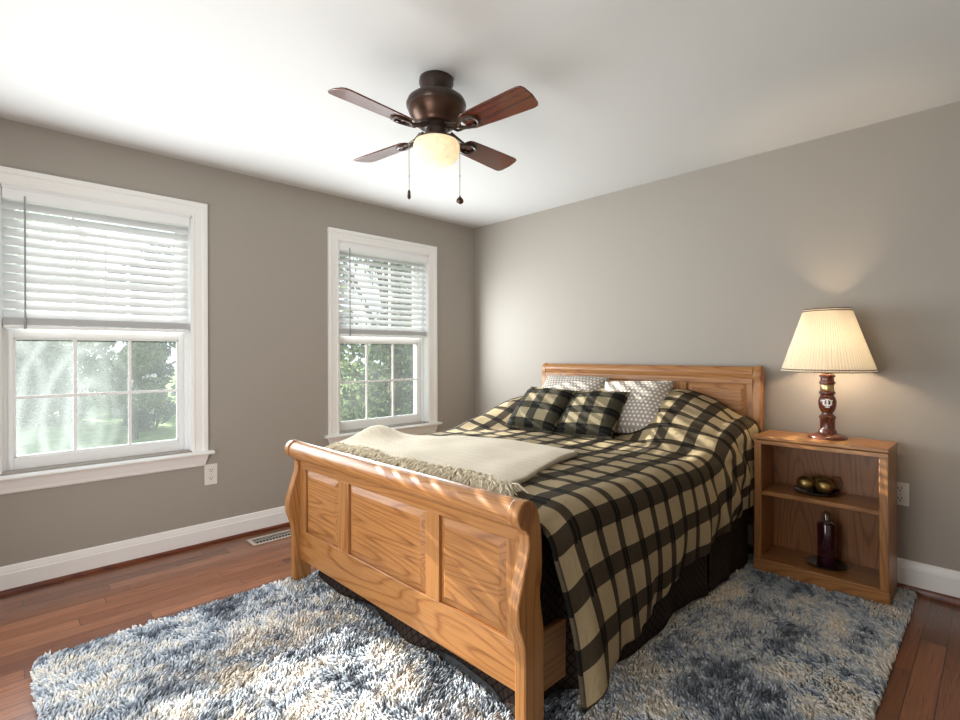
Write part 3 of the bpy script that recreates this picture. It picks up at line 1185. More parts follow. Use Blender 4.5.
# scroll top rail and its cove
roll = [(-2.180 + 0.043 * math.cos(a), 0.714 + 0.043 * math.sin(a)) for a in [R(-60 - 300 * i / 22) for i in range(23)]]
fb(MB().prism([(-2.150, 0.66), (-2.163, 0.664), (-2.176, 0.672)] + [(-2.176 + 0.046 * math.cos(R(g)), 0.713 + 0.046 * math.sin(R(g))) for g in range(255, -66, -12)] + [(-2.128, 0.66)], 'x', 0.945, 2.492), 'scroll_rail', M['oak_x'], smooth=40)
fb(MB().box(0.945, 2.492, YFACE, -2.140, 0.615, 0.668), 'top_rail', M['oak_x'], bevel=0.002)
fb(MB().box(0.945, 2.492, YFACE, -2.140, 0.125, 0.285), 'bottom_rail', M['oak_x'], bevel=0.003)
PAN = [(1.005, 1.345), (1.435, 2.005), (2.085, 2.425)]
edges = [0.945, 1.005, 1.345, 1.435, 2.005, 2.085, 2.425, 2.492]
for k in range(0, 8, 2):
    fb(MB().box(edges[k], edges[k + 1], YFACE, -2.140, 0.285, 0.615), 'stile', M['oak_z'], bevel=0.002)
for k, (x0, x1) in enumerate(PAN):
    fb(raised_panel(x0, x1, 0.285, 0.615, YFACE), 'raised_panel', M['oak_panel'], smooth=0)

# headboard
HX0, HX1 = 0.93, 2.578
head_post = [(-0.140, 0.012), (-0.140, 0.88), (-0.134, 0.96), (-0.125, 1.02), (-0.122, 1.05), (-0.128, 1.075), (-0.130, 1.10), (-0.122, 1.125), (-0.106, 1.140), (-0.085, 1.144),
             (-0.064, 1.136), (-0.050, 1.118), (-0.046, 1.095), (-0.052, 1.07), (-0.064, 1.05), (-0.072, 1.01), (-0.078, 0.95), (-0.080, 0.88), (-0.080, 0.012)]
headboard = bedpart(MB().box(HX0 + 0.04, HX1 - 0.045, -0.115, -0.090, 0.25, 1.06), 'headboard', M['oak_x'], smooth=0)
for (x0, x1) in ((HX0, HX0 + 0.042), (HX1 - 0.045, HX1)):
    bedpart(MB().prism(head_post, 'x', x0, x1), 'headboard_post', M['oak_z'], headboard, bevel=0.005, smooth=30)
bedpart(MB().prism([(-0.122, 1.075)] + [(-0.090 + 0.040 * math.cos(R(g)), 1.100 + 0.040 * math.sin(R(g))) for g in range(190, -91, -14)] + [(-0.09, 1.06), (-0.122, 1.06)], 'x', HX0 + 0.042, HX1 - 0.045), 'scroll_rail', M['oak_x'], headboard, smooth=40)
YH = -0.128
bedpart(MB().box(HX0 + 0.042, HX1 - 0.045, YH, -0.112, 1.035, 1.068), 'top_rail', M['oak_x'], headboard, bevel=0.002)
bedpart(MB().box(HX0 + 0.042, HX1 - 0.045, YH, -0.112, 0.60, 0.72), 'bottom_rail', M['oak_x'], headboard, bevel=0.002)
he = [HX0 + 0.042, 1.035, 1.455, 1.505, 2.075, 2.135, 2.500, HX1 - 0.045]
for k in range(0, 8, 2):
    bedpart(MB().box(he[k], he[k + 1], YH, -0.112, 0.72, 1.035), 'stile', M['oak_z'], headboard, bevel=0.002)
for (x0, x1) in ((1.035, 1.455), (1.505, 2.075), (2.135, 2.500)):
    bedpart(raised_panel(x0, x1, 0.72, 1.035, YH), 'raised_panel', M['oak_panel'], headboard, smooth=0)
for (x0, x1) in ((BX0 + 0.030, BX0 + 0.055), (BX1 - 0.055, BX1 - 0.030)):
    bedpart(MB().box(x0, x1, -2.10, -0.13, 0.10, 0.30), 'side_rail', M['oak_y'], bevel=0.003)

# mattress
mt = MB().box(-0.745, 0.735, -0.96, 0.94, 0.28, 0.655).build('mattress', M['mattress'], bevel=0.05, segs=4)
mt.location = (1.72, -1.1, 0)
tag(mt, 'thick pale mattress under the plaid comforter on the oak bed', 'mattress')

# ------------------------------------------------------------------ comforter


def Ttop(x, y):
    x = np.asarray(x, float)
    y = np.asarray(y, float)
    hx = 0.275 - 0.10 * np.clip((1.25 - x) / 0.35, 0, 1) ** 1.5 - 0.155 * np.clip((x - 2.15) / 0.36, 0, 1) ** 1.7
    ys_ = -0.80 - 0.50 * np.clip((1.30 - x) / 0.38, 0, 1)
    ys_ = ys_ + 0.20 * np.exp(-((x - 1.85) / 0.26) ** 2)
    s = sstep(ys_, -0.30 + 0.0 * x, y)
    crown = 0.012 * (1 - ((x - 1.72) / 0.85) ** 2)
    return 0.680 + crown + hx * s - 0.03 * sstep(-1.93, -2.08, y)


def nz(x, y, z, s):
    return noise.noise((x * s, y * s, z))


def comforter():
    nv, ntop, nside, nl = 210, 84, 60, 34
    y0, y1 = -2.085, -0.150
    P = np.zeros((nv, nl + ntop + nside, 3))
    UV = np.zeros((nv, nl + ntop + nside, 2))
    xl, xr = 0.955, 2.475
    for i in range(nv):
        t = i / (nv - 1)
        y = y0 + (y1 - y0) * t
        # hem height on the right side, highest towards the head
        hem = float(np.interp(y, [-2.09, -2.02, -1.90, -1.75, -1.55, -1.30, -0.80, -0.30, -0.15], [0.125, 0.150, 0.178, 0.200, 0.228, 0.255, 0.315, 0.380, 0.39]))
        TR = float(Ttop(xr, y))
        TL = float(Ttop(xl, y))
        row = []
        # left drop (from hem up)
        for k in range(nl):
            q = k / nl
            z = 0.33 + (TL - 0.07 - 0.33) * min(1, q / 0.72) if q < 0.72 else None
            if z is not None:
                x = 0.880 + 0.008 * math.sin(y * 21) * (1 - q)
            else:
                a = (q - 0.72) / 0.28 * PI / 2
                x = xl - 0.075 * math.cos(a)
                z = TL - 0.07 + 0.07 * math.sin(a)
            row.append((x, y, z))
        for k in range(ntop):
            q = k / (ntop - 1)
            x = xl + (xr - xl) * q
            row.append((x, y, float(Ttop(x, y))))
        flare = 0.075 * float(sstep(-1.2, -2.1, y)) + 0.020
        for k in range(nside):
            q = (k + 1) / nside
            rad = 0.085
            arc = rad * PI / 2
            drop = TR - rad - hem
            s = q * (arc + drop)
            if s < arc:
                a = s / rad
                x = xr + rad * math.sin(a)
                z = TR - rad + rad * math.cos(a)
            else:
                d = (s - arc) / max(drop, 0.01)
                x = xr + rad + flare * d + 0.018 * math.sin(PI * d) \
                    + (0.012 * math.sin(y * 19 + 2.0 * d) + 0.006 * math.sin(y * 43)) * d * (0.4 + 0.6 * d)
                z = TR - rad - drop * d + 0.010 * math.sin(y * 9.0) * d
            row.append((x, y, z))
        # smooth wrinkles and puff
        out = []
        for (x, yy, z) in row:
            w = 0.012 * nz(x, yy, z * 2.2, 4.5) + 0.005 * nz(x * 1.3, yy, z * 3 + 5, 11.0)
            # diagonal gathers on the side near the head and creases in front of the pillows
            g = float(sstep(-1.1, -0.5, yy)) * float(sstep(2.35, 2.52, x))
            w += g * 0.012 * math.sin(26 * (yy + 0.9 * z))
            side = float(sstep(2.44, 2.56, x))
            out.append((x + side * w * 0.9, yy, z + (1 - side) * w))
        P[i] = out
        # arc length across
        dist = np.concatenate([[0], np.cumsum(np.linalg.norm(np.diff(P[i][:, [0, 2]], axis=0), axis=1))])
        dist -= dist[nl]
        UV[i, :, 0] = dist
    dl = np.concatenate([[0], np.cumsum(np.linalg.norm(np.diff(P[:, nl + ntop // 2], axis=0), axis=1))])
    UV[:, :, 1] = dl[:, None]
    # keep clear of the bookcase beside the bed
    m = P[:, :, 1] > -0.42
    P[:, :, 0] = np.where(m, np.minimum(P[:, :, 0], 2.585), P[:, :, 0])
    # the right foot corner swings out past the footboard post
    sw = sstep(-1.80, -2.085, P[:, :, 1]) * sstep(0.60, 0.30, P[:, :, 2]) * (P[:, :, 0] > 2.2)
    P[:, :, 0] += 0.02 * sw
    o = grid_mesh('comforter', P, UV, M['plaid'], None, 0.016, 1.0)
    return tag(o, 'brown and tan plaid comforter spread over the bed, hanging down its right side', 'comforter')


comforter()


def skirt_panel(name, path, z0, z1, amp, freq, parent, n=120, m=16, bulge=0.0):
    """a hanging strip of cloth along a path of (x, y); folds move it sideways"""
    pts = np.array(path, float)
    seg = np.concatenate([[0], np.cumsum(np.linalg.norm(np.diff(pts, axis=0), axis=1))])
    L = seg[-1]
    P = np.zeros((m, n, 3))
    UV = np.zeros((m, n, 2))
    for j in range(n):
        s = L * j / (n - 1)
        x = np.interp(s, seg, pts[:, 0])
        y = np.interp(s, seg, pts[:, 1])
        e = 1e-3
        tx = np.interp(min(L, s + e), seg, pts[:, 0]) - np.interp(max(0, s - e), seg, pts[:, 0])
        ty = np.interp(min(L, s + e), seg, pts[:, 1]) - np.interp(max(0, s - e), seg, pts[:, 1])
        l = math.hypot(tx, ty) or 1
        nx, ny = ty / l, -tx / l
        for i in range(m):
            q = i / (m - 1)
            w = amp * q * (math.sin(freq * s) + 0.5 * math.sin(2.3 * freq * s + 1.0))
            z = z1 + (z0 - z1) * q + (0.012 * math.sin(freq * 0.7 * s + 1) * q)
            fw = bulge * max(0.0, min(1.0, (0.15 - z) / 0.11)) ** 0.8
            P[i, j] = (x + nx * w, y + ny * w - fw * (1 + 0.5 * math.sin(freq * s)), z)
            UV[i, j] = (s, z)
    return grid_mesh(name, P, UV, M['skirt'], parent, 0.004, 0.0)


sk_root = thing('bed_skirt', 'dark brown bed skirt with diamond pattern hanging below the plaid comforter', 'bed skirt', (1.72, -1.1, 0.0))


def shift(o):
    o.data.transform(Matrix.Translation((-1.72, 1.1, 0)))


shift(skirt_panel('side_panel', [(2.478, -2.075), (2.478, -1.97), (2.535, -1.90), (2.548, -1.5), (2.545, -0.86)], 0.045, 0.60, 0.010, 11, sk_root))
shift(skirt_panel('corner_pleat', [(2.530, -0.90), (2.532, -0.80)], 0.05, 0.40, 0.004, 20, sk_root, 20))
shift(skirt_panel('side_panel', [(2.556, -0.84), (2.556, -0.30)], 0.035, 0.42, 0.010, 13, sk_root))
shift(skirt_panel('foot_panel', [(1.00, -2.075), (1.25, -2.085), (1.75, -2.075), (2.1, -2.085), (2.46, -2.07)], 0.030, 0.34, 0.016, 9.5, sk_root, 160, 18, 0.034))

# ------------------------------------------------------------------ throw blanket
throw = thing('throw_blanket', 'folded ivory knitted throw with shaggy fringe across the foot of the bed', 'throw blanket', (1.5, -1.6, 0.70))


def throw_edges(q):
    """q runs from the left (0) to the right (1) end: front and back edges"""
    x = 0.875 + q * (2.165 - 0.875)
    yf = -1.995 + 0.015 * math.sin(q * 9) + 0.008 * math.sin(q * 23)
    yb = -1.245 - 0.50 * max(0.0, 1 - q / 0.52) ** 1.5 + 0.015 * math.sin(q * 11)
    return x, yf, yb


def throw_body():
    n, m = 120, 60
    P = np.zeros((2 * n - 40, m, 3))
    UV = np.zeros((2 * n - 40, m, 2))
    rows = []
    # lower layer from mid bed out to the right fold, then the upper layer back to the left end
    for i in range(n - 40):
        rows.append((0.62 + 0.38 * i / (n - 41), 0))
    for i in range(n):
        rows.append((1 - i / (n - 1), 1))
    s = 0
    for i, (q, lay) in enumerate(rows):
        x, yf, yb = throw_edges(q)
        for j in range(m):
            t = j / (m - 1)
            y = yf + (yb - yf) * t
            xx = x + 0.09 * (1 - t) * q * q - 0.10 * t * q * q + 0.012 * math.sin(7 * t) * q
            z = float(Ttop(min(max(xx, 0.955), 2.475), y)) + 0.020
            if xx < 0.955:
                z -= 0.9 * (0.955 - xx) ** 1.3
            z += 0.006 * nz(xx, y, 1, 6)
            if lay:
                z += 0.014 + 0.010 * sstep(0.75, 1.0, q) * math.sin(PI * min(1, (1 - q) / 0.25))
                z += 0.075 * math.exp(-((xx - 0.93) / 0.15) ** 2 - ((y + 1.72) / 0.14) ** 2)
                z += 0.008 * nz(xx, y, 7, 5)
            else:
                z -= 0.004
            P[i, j] = (xx - 1.5, y + 1.6, z - 0.70)
            UV[i, j] = (x + lay * 2, y)
    o = grid_mesh('blanket_body', P, UV, M['knit'], throw, 0.009, 0.0)
    return o


throw_body()


def throw_fringe():
    b = MB()
    r2 = random.Random(3)
    for k in range(1060):
        q = r2.random()
        if k > 940:
            q = 1 - 0.06 * r2.random()
        x, yf, yb = throw_edges(q)
        t0 = r2.random() * 0.06
        x += 0.09 * (1 - t0) * q * q
        y = yf + (yb - yf) * t0
        L = r2.uniform(0.060, 0.120)
        a = -PI / 2 + r2.gauss(0.15, 0.5)
        if k > 940:
            a = -PI / 4 + r2.gauss(0, 0.5)
        pts = []
        up = r2.uniform(0.010, 0.035)
        for i in range(5):
            u = i / 4
            xx = x + L * u * math.cos(a) + 0.006 * math.sin(5 * u + k)
            yy = y + L * u * math.sin(a)
            yy = max(yy, -2.075)
            z = float(Ttop(min(max(xx, 0.955), 2.475), yy)) + 0.030 + up * math.sin(PI * u) * (1 - 0.3 * u) - 0.012 * u
            if xx < 0.955:
                z -= 0.9 * (0.955 - xx) ** 1.3
            pts.append((xx - 1.5, yy + 1.6, z - 0.70))
        b.tube(pts, [0.0044, 0.0042, 0.0040, 0.0038, 0.0028], 5)
    o = b.build('fringe', M['yarn'], throw, fix=False)
    o['kind'] = 'stuff'


throw_fringe()

# ------------------------------------------------------------------ pillows


def pillow(name, w, h, t, mat, label, group, loc, lean, rz, roll=0.0, fringe=False, ears=0.0):
    n = 40
    us = np.linspace(-1, 1, n)
    root = thing(name, label, 'pillow', loc, rz, group)
    Mx = Matrix.Rotation(lean, 4, 'X') @ Matrix.Rotation(roll, 4, 'Y')
    P = np.zeros((n, 2 * n - 1, 3))
    UV = np.zeros((n, 2 * n - 1, 2))
    for i, v in enumerate(us):
        for j in range(2 * n - 1):
            front = j < n
            u = us[j] if front else us[2 * n - 2 - j]
            e = (1 - abs(u) ** 2.6) * (1 - abs(v) ** 2.6)
            th = t * max(0, e) ** 0.5
            px = w / 2 * u * (1 - 0.07 * (1 - v * v) * abs(u) ** 3)
            pz = h / 2 * v * (1 - 0.07 * (1 - u * u) * abs(v) ** 3)
            th += 0.010 * nz(px * 9 + rz * 5, pz * 9, 3 + w, 1) * max(0, e) ** 0.5
            sgn = -1 if front else 1
            p = Mx @ Vector((px, sgn * th, pz + h / 2))
            P[i, j] = p
            UV[i, j] = (px + (0 if front else 1), pz)
    grid_mesh('cover', P, UV, mat, root)
    if fringe:
        b = MB()
        for k in range(90):
            u = -0.96 + 1.92 * k / 89 + random.uniform(-0.008, 0.008)
            px = w / 2 * u
            p0 = Mx @ Vector((px, -0.006, 0.012))
            dx, dy = random.uniform(-0.004, 0.004), random.uniform(-0.022, -0.010)
            b.tube([p0, p0 + Vector((dx * 0.5, dy * 0.7, 0.004)), p0 + Vector((dx, dy, -0.012))], [0.0016, 0.0018, 0.0012], 4)
        b.build('fringe', M['yarn_dark'], root, fix=False)
    return root


M['yarn_dark'] = plain('olive_yarn', srgb(92, 88, 74), 0.9, spec=0.15, nscale=60, namp=0.5)


def zt(x, y):
    return float(Ttop(x, y))


pillow('dotted_pillow', 0.56, 0.35, 0.075, M['dots'], 'grey dotted pillow tucked behind the left plaid cushion against the headboard', None,
       (1.36, -0.47, 0.79), R(-42), 0)
pillow('dotted_pillow', 0.46, 0.43, 0.080, M['dots'], 'large grey pillow with white dots right of the plaid cushions', None,
       (1.965, -0.595, 0.722), R(-43), R(9), R(-3))
pillow('plaid_cushion', 0.42, 0.38, 0.070, M['plaid_pillow'], 'left of two square plaid cushions leaning on the bed', 'plaid cushions leaning on the bed',
       (1.37, -0.82, 0.712), R(-46), R(2), R(2), True)
pillow('plaid_cushion', 0.42, 0.39, 0.070, M['plaid_pillow'], 'right of two square plaid cushions, overlapping the dotted pillow', 'plaid cushions leaning on the bed',
       (1.755, -0.77, 0.705), R(-47), R(4), R(-2), True)

# ------------------------------------------------------------------ bedside bookcase
NX, NY, NW, ND, NH = 2.8975, -0.195, 0.585, 0.285, 0.765
ns = thing('bedside_bookcase', 'small open oak bookcase with two shelves beside the bed, holding the lamp', 'bookcase', (NX, NY, 0.012))
hx, hy, hh = NW / 2, ND / 2, NH - 0.012


def nsp(b, name, mat, **kw):
    return b.build(name, mat, ns, **kw)


nsp(MB().box(-hx, -hx + 0.020, -hy + 0.012, hy, 0.0, hh - 0.024), 'side_panel', M['oak_z'], bevel=0.002)
nsp(MB().box(hx - 0.020, hx, -hy + 0.012, hy, 0.0, hh - 0.024), 'side_panel', M['oak_z'], bevel=0.002)
nsp(MB().box(-hx + 0.020, hx - 0.020, hy - 0.012, hy - 0.004, 0.0, hh - 0.024), 'back_panel', M['oak_deep_z'], smooth=0)
nsp(MB().box(-hx - 0.004, hx + 0.004, -hy - 0.004, hy, hh - 0.022, hh), 'top', M['oak_x'], bevel=0.005, segs=3)
nsp(MB().box(-hx, hx, -hy, -hy + 0.018, hh - 0.046, hh - 0.024), 'top_rail', M['oak_x'], bevel=0.002)
nsp(MB().box(-hx + 0.020, hx - 0.020, -hy + 0.020, hy - 0.012, 0.425, 0.449), 'shelf', M['oak_x'], bevel=0.003)
nsp(MB().box(-hx + 0.020, hx - 0.020, -hy + 0.004, hy - 0.012, 0.060, 0.078), 'shelf', M['oak_x'], bevel=0.002)
nsp(MB().box(-hx - 0.003, hx + 0.003, -hy - 0.003, -hy + 0.014, 0.0, 0.072), 'plinth', M['oak_x'], bevel=0.003)
nsp(MB().box(-hx, -hx + 0.036, -hy, -hy + 0.014, 0.072, hh - 0.046), 'stile', M['oak_z'], bevel=0.003)
nsp(MB().box(hx - 0.036, hx, -hy, -hy + 0.014, 0.072, hh - 0.046), 'stile', M['oak_z'], bevel=0.003)

# ------------------------------------------------------------------ table lamp
LX, LY, LZ = 2.914, -0.165, NH + 0.001
K = 0.00575
lamp = thing('table_lamp', 'lit table lamp with turned dark wood stem and pleated cream shade', 'lamp', (LX, LY, LZ))


def zz(py):
    return (434 - py) * K


MB().lathe([(0.089, 0.0), (0.090, 0.006), (0.087, 0.012), (0.077, 0.017), (0.067, 0.020), (0.052, 0.024), (0.045, 0.028)], n=48).build('base', M['walnut'], lamp)
stem = [(0.050, 0.026), (0.048, 0.036), (0.042, 0.042), (0.040, 0.048), (0.040, 0.092), (0.043, 0.098), (0.046, 0.104), (0.040, 0.112), (0.030, 0.118), (0.029, 0.126),
        (0.036, 0.132), (0.044, 0.148), (0.048, 0.168), (0.048, 0.185), (0.043, 0.200), (0.035, 0.210), (0.036, 0.216), (0.044, 0.222), (0.044, 0.228), (0.036, 0.234)]
stem = [(r_ * 0.86, z_ * 1.07) for r_, z_ in stem]
MB().lathe(stem, n=40).build('stem', M['walnut'], lamp)
MB().lathe([(r_ * 0.86, z_ * 1.07) for r_, z_ in [(0.034, 0.234), (0.036, 0.238), (0.036, 0.262), (0.034, 0.266)]], n=40).build('collar', M['brass'], lamp)
MB().lathe([(r_ * 0.86, z_ * 1.07) for r_, z_ in [(0.036, 0.266), (0.044, 0.272), (0.044, 0.279), (0.036, 0.286), (0.036, 0.300), (0.044, 0.306), (0.043, 0.313), (0.030, 0.320), (0.014, 0.324)]], n=40).build('stem_top', M['walnut'], lamp)
MB().lathe([(0.012, 0.344), (0.012, 0.354), (0.018, 0.354), (0.018, 0.400), (0.013, 0.404)], n=24).build('socket', M['brass'], lamp)
zb_, zt_ = zz(372.5), zz(314.5)
rb_, rt_ = 0.214, 0.106
shade = MB()
npl = 180
vs, fs = [], []
ms = 8
for i in range(ms + 1):
    q = i / ms
    for k in range(npl * 2):
        a = 2 * PI * k / (npl * 2)
        rr = rb_ + (rt_ - rb_) * q + (0.0014 if k % 2 else -0.0014)
        vs.append((rr * math.cos(a), rr * math.sin(a), zb_ + (zt_ - zb_) * q))
nn = npl * 2
for i in range(ms):
    for k in range(nn):
        k2 = (k + 1) % nn
        fs.append((i * nn + k, i * nn + k2, (i + 1) * nn + k2, (i + 1) * nn + k))
shade.add(vs, fs)
sh = shade.build('lamp_shade', M['lamp_shade'], lamp, smooth=60)
for (r0, z0) in ((rb_ + 0.001, zb_ + 0.001), (rb_ - 0.004, zb_ + 0.013), (rt_ + 0.001, zt_ - 0.001), (rt_ + 0.005, zt_ - 0.011)):
    MB().tube([(r0 * math.cos(2 * PI * k / 72), r0 * math.sin(2 * PI * k / 72), z0) for k in range(72)], 0.0026, 6, True).build('shade_braid', M['shade_trim'], sh)
# shade carrier
b = MB()
for k in range(3):
    a = 2 * PI * k / 3 + 0.4
    b.tube([(0.012 * math.cos(a), 0.012 * math.sin(a), zt_ - 0.02), (rt_ * math.cos(a), rt_ * math.sin(a), zt_ - 0.004)], 0.0016, 6)
b.tube([(0.03, 0, 0.40), (0.055, 0, 0.50), (0.03, 0, zt_ - 0.03), (0, 0, zt_ - 0.02)], 0.0016, 6)
b.tube([(-0.03, 0, 0.40), (-0.055, 0, 0.50), (-0.03, 0, zt_ - 0.03), (0, 0, zt_ - 0.02)], 0.0016, 6)
b.build('shade_harp', M['brass'], lamp)
MB().sphere((0, 0, 0.475), 0.030, 16, 10, 1.15).build('bulb', M['bulb'], lamp)
# interlocked letter emblem on the belly of the stem, facing the room
em = MB()
face = math.atan2(-3.377 - LY, 3.561 - LX)


def emb(u0, u1, z0, z1):
    """a flat bar wrapped on the stem"""
    r0 = 0.0420
    pts = []
    for z in (z0, z1):
        for u in (u0, u1):
            for r_ in (r0 - 0.006, r0 + 0.0012):
                a = face + u / r0
                pts.append((r_ * math.cos(a), r_ * math.sin(a), z))
    em.add(pts, [(0, 1, 3, 2), (4, 6, 7, 5), (0, 4, 5, 1), (2, 3, 7, 6), (1, 5, 7, 3), (0, 2, 6, 4)])


Z0 = 0.164
emb(-0.004, 0.004, Z0, Z0 + 0.046)
emb(-0.010, 0.010, Z0 + 0.041, Z0 + 0.046)
emb(-0.010, 0.010, Z0, Z0 + 0.005)
for s in (-1, 1):
    u0, u1 = sorted((s * 0.013, s * 0.021))
    emb(u0, u1, Z0 + 0.014, Z0 + 0.040)
    u0, u1 = sorted((s * 0.009, s * 0.024))
    emb(u0, u1, Z0 + 0.036, Z0 + 0.041)
    u0, u1 = sorted((s * 0.004, s * 0.016))
    emb(u0, u1, Z0 + 0.009, Z0 + 0.017)
em.build('emblem', M['mark'], lamp, smooth=0)
pl = bpy.data.lights.new('lamp_bulb_light', 'POINT')
pl.energy = 34.0
pl.color = (1.0, 0.77, 0.50)
pl.shadow_soft_size = 0.035
plo = bpy.data.objects.new('lamp_bulb_light', pl)
COL.objects.link(plo)
plo.location = (LX, LY, LZ + 0.475)

# ------------------------------------------------------------------ things on the shelves
SHZ = 0.012 + 0.449
dc = (2.862, -0.165)
dish = thing('wire_dish', 'round dark wire dish with looped handle holding three gold balls', 'dish', (dc[0], dc[1], SHZ + 0.001))
MB().lathe([(0.0, 0.0), (0.060, 0.0), (0.085, 0.004), (0.105, 0.012), (0.104, 0.014), (0.084, 0.007), (0.060, 0.003), (0.0, 0.003)], n=48, cap=False).build('tray', M['dish'], dish)
MB().tube([(0.105 * math.cos(2 * PI * k / 48), 0.105 * math.sin(2 * PI * k / 48), 0.014) for k in range(48)], 0.0022, 6, True).build('rim', M['dark_metal'], dish)
fr_ = Vector((0.695, 0.719, 0))
MB().tube([(0.075 + 0.036 * math.cos(g) * 0.695, 0.055 + 0.036 * math.cos(g) * 0.719, 0.050 + 0.038 * math.sin(g)) for g in [2 * PI * k / 24 for k in range(24)]], 0.0018, 6, True).build('handle', M['dark_metal'], dish)
for k, (dx, dy, lb) in enumerate(((-0.046, -0.020, 'left of the three antique gold balls in the wire dish'), (0.042, -0.022, 'right of the three antique gold balls in the wire dish'), (0.006, 0.052, 'gold ball at the back of the wire dish, behind the other two'))):
    o = MB().sphere((0, 0, 0.043), 0.043, 28, 18, 0.92).build('decorative_ball', M['gold'], smooth=60)
    o.location = (dc[0] + dx, dc[1] + dy, SHZ + 0.0055)
    tag(o, lb, 'ball', 'gold balls in the wire dish')

cz = 0.012 + 0.078
can = thing('candle_jar', 'dark plum glass jar with clear domed top on a round dark dish, lower shelf', 'candle jar', (2.912, -0.185, cz + 0.001))
MB().lathe([(0.0, 0.0), (0.080, 0.0), (0.092, 0.006), (0.094, 0.012), (0.088, 0.012), (0.070, 0.008), (0.0, 0.008)], n=48, cap=False).build('dish', M['dish'], can)
MB().lathe([(0.040, 0.009), (0.043, 0.014), (0.043, 0.215), (0.040, 0.222), (0.024, 0.226)], n=40).build('jar', M['plum'], can)
MB().lathe([(0.026, 0.224), (0.026, 0.240), (0.025, 0.262), (0.019, 0.278), (0.010, 0.286), (0.001, 0.288)], n=32).build('glass_dome', M['clear'], can)
MB().lathe([(0.008, 0.226), (0.010, 0.240), (0.004, 0.256), (0.001, 0.262)], n=16).build('wick_cup', M['plum'], can)

# ------------------------------------------------------------------ ceiling fan
FX, FY = 1.822, -1.959
fan = thing('ceiling_fan', 'bronze four blade ceiling fan with lit alabaster glass bowl', 'ceiling fan', (FX, FY, H))
MB().lathe([(0.074, 0.0), (0.076, -0.012), (0.076, -0.022), (0.072, -0.034), (0.066, -0.055), (0.058, -0.074), (0.046, -0.084)], n=48).build('canopy', M['bronze'], fan)
MB().lathe([(0.050, -0.070), (0.078, -0.074), (0.108, -0.084), (0.126, -0.098), (0.133, -0.114), (0.132, -0.124), (0.127, -0.132)], n=56).build('motor_housing', M['bronze'], fan)
MB().lathe([(0.127, -0.131), (0.122, -0.150), (0.110, -0.172), (0.094, -0.190), (0.084, -0.200), (0.083, -0.207), (0.072, -0.212)], n=56).build('motor_band', M['copper'], fan)
MB().lathe([(0.072, -0.211), (0.060, -0.220), (0.050, -0.228), (0.050, -0.262), (0.056, -0.268), (0.078, -0.272), (0.083, -0.277), (0.083, -0.284)], n=48).build('switch_housing', M['bronze'], fan)
BZ = -0.243


def make_blade(ang):
    Ry = Matrix.Rotation(R(ang), 4, 'Z') @ Matrix.Translation((0, 0, BZ)) @ Matrix.Rotation(R(-13), 4, 'X')
    b = MB()
    # blade outline (u along radius, v across)
    up = [(0.165, 0.030), (0.175, 0.046), (0.195, 0.052), (0.30, 0.058), (0.42, 0.063), (0.485, 0.065), (0.503, 0.060), (0.512, 0.046), (0.518, 0.0)]
    out = up + [(u, -v) for u, v in up[::-1][1:]]
    n = len(out)
    vs = [(u, v, 0.003) for u, v in out] + [(u, v, -0.003) for u, v in out]
    fs = [tuple(range(n)), tuple(range(n, 2 * n))] + [(i, (i + 1) % n, n + (i + 1) % n, n + i) for i in range(n)]
    b.add(vs, fs)
    o = b.build('blade', M['blade'], fan, bevel=0.0015)
    o.matrix_local = Ry
    k = MB()
    # open leaf shaped bracket under the blade root
    ring = [(0.190 + 0.050 * math.cos(g), 0.030 * math.sin(g) * (1.0 + 0.25 * math.cos(g)), -0.007) for g in [2 * PI * i / 28 for i in range(28)]]
    k.tube(ring, 0.0075, 8, True)
    k.tube([(0.074, 0.0, 0.020), (0.105, 0, 0.004), (0.145, 0, -0.006)], [0.013, 0.010, 0.009], 8)
    k.tube([(0.074, 0.022, 0.020), (0.105, 0.028, 0.000), (0.150, 0.022, -0.007)], 0.006, 8)
    k.tube([(0.074, -0.022, 0.020), (0.105, -0.028, 0.000), (0.150, -0.022, -0.007)], 0.006, 8)
    for (u, v) in ((0.205, 0.018), (0.205, -0.018), (0.235, 0)):
        k.lathe([(0.006, -0.012), (0.006, -0.004)], u, v, 0, 10)
    k.build('blade_bracket', M['bronze'], o)


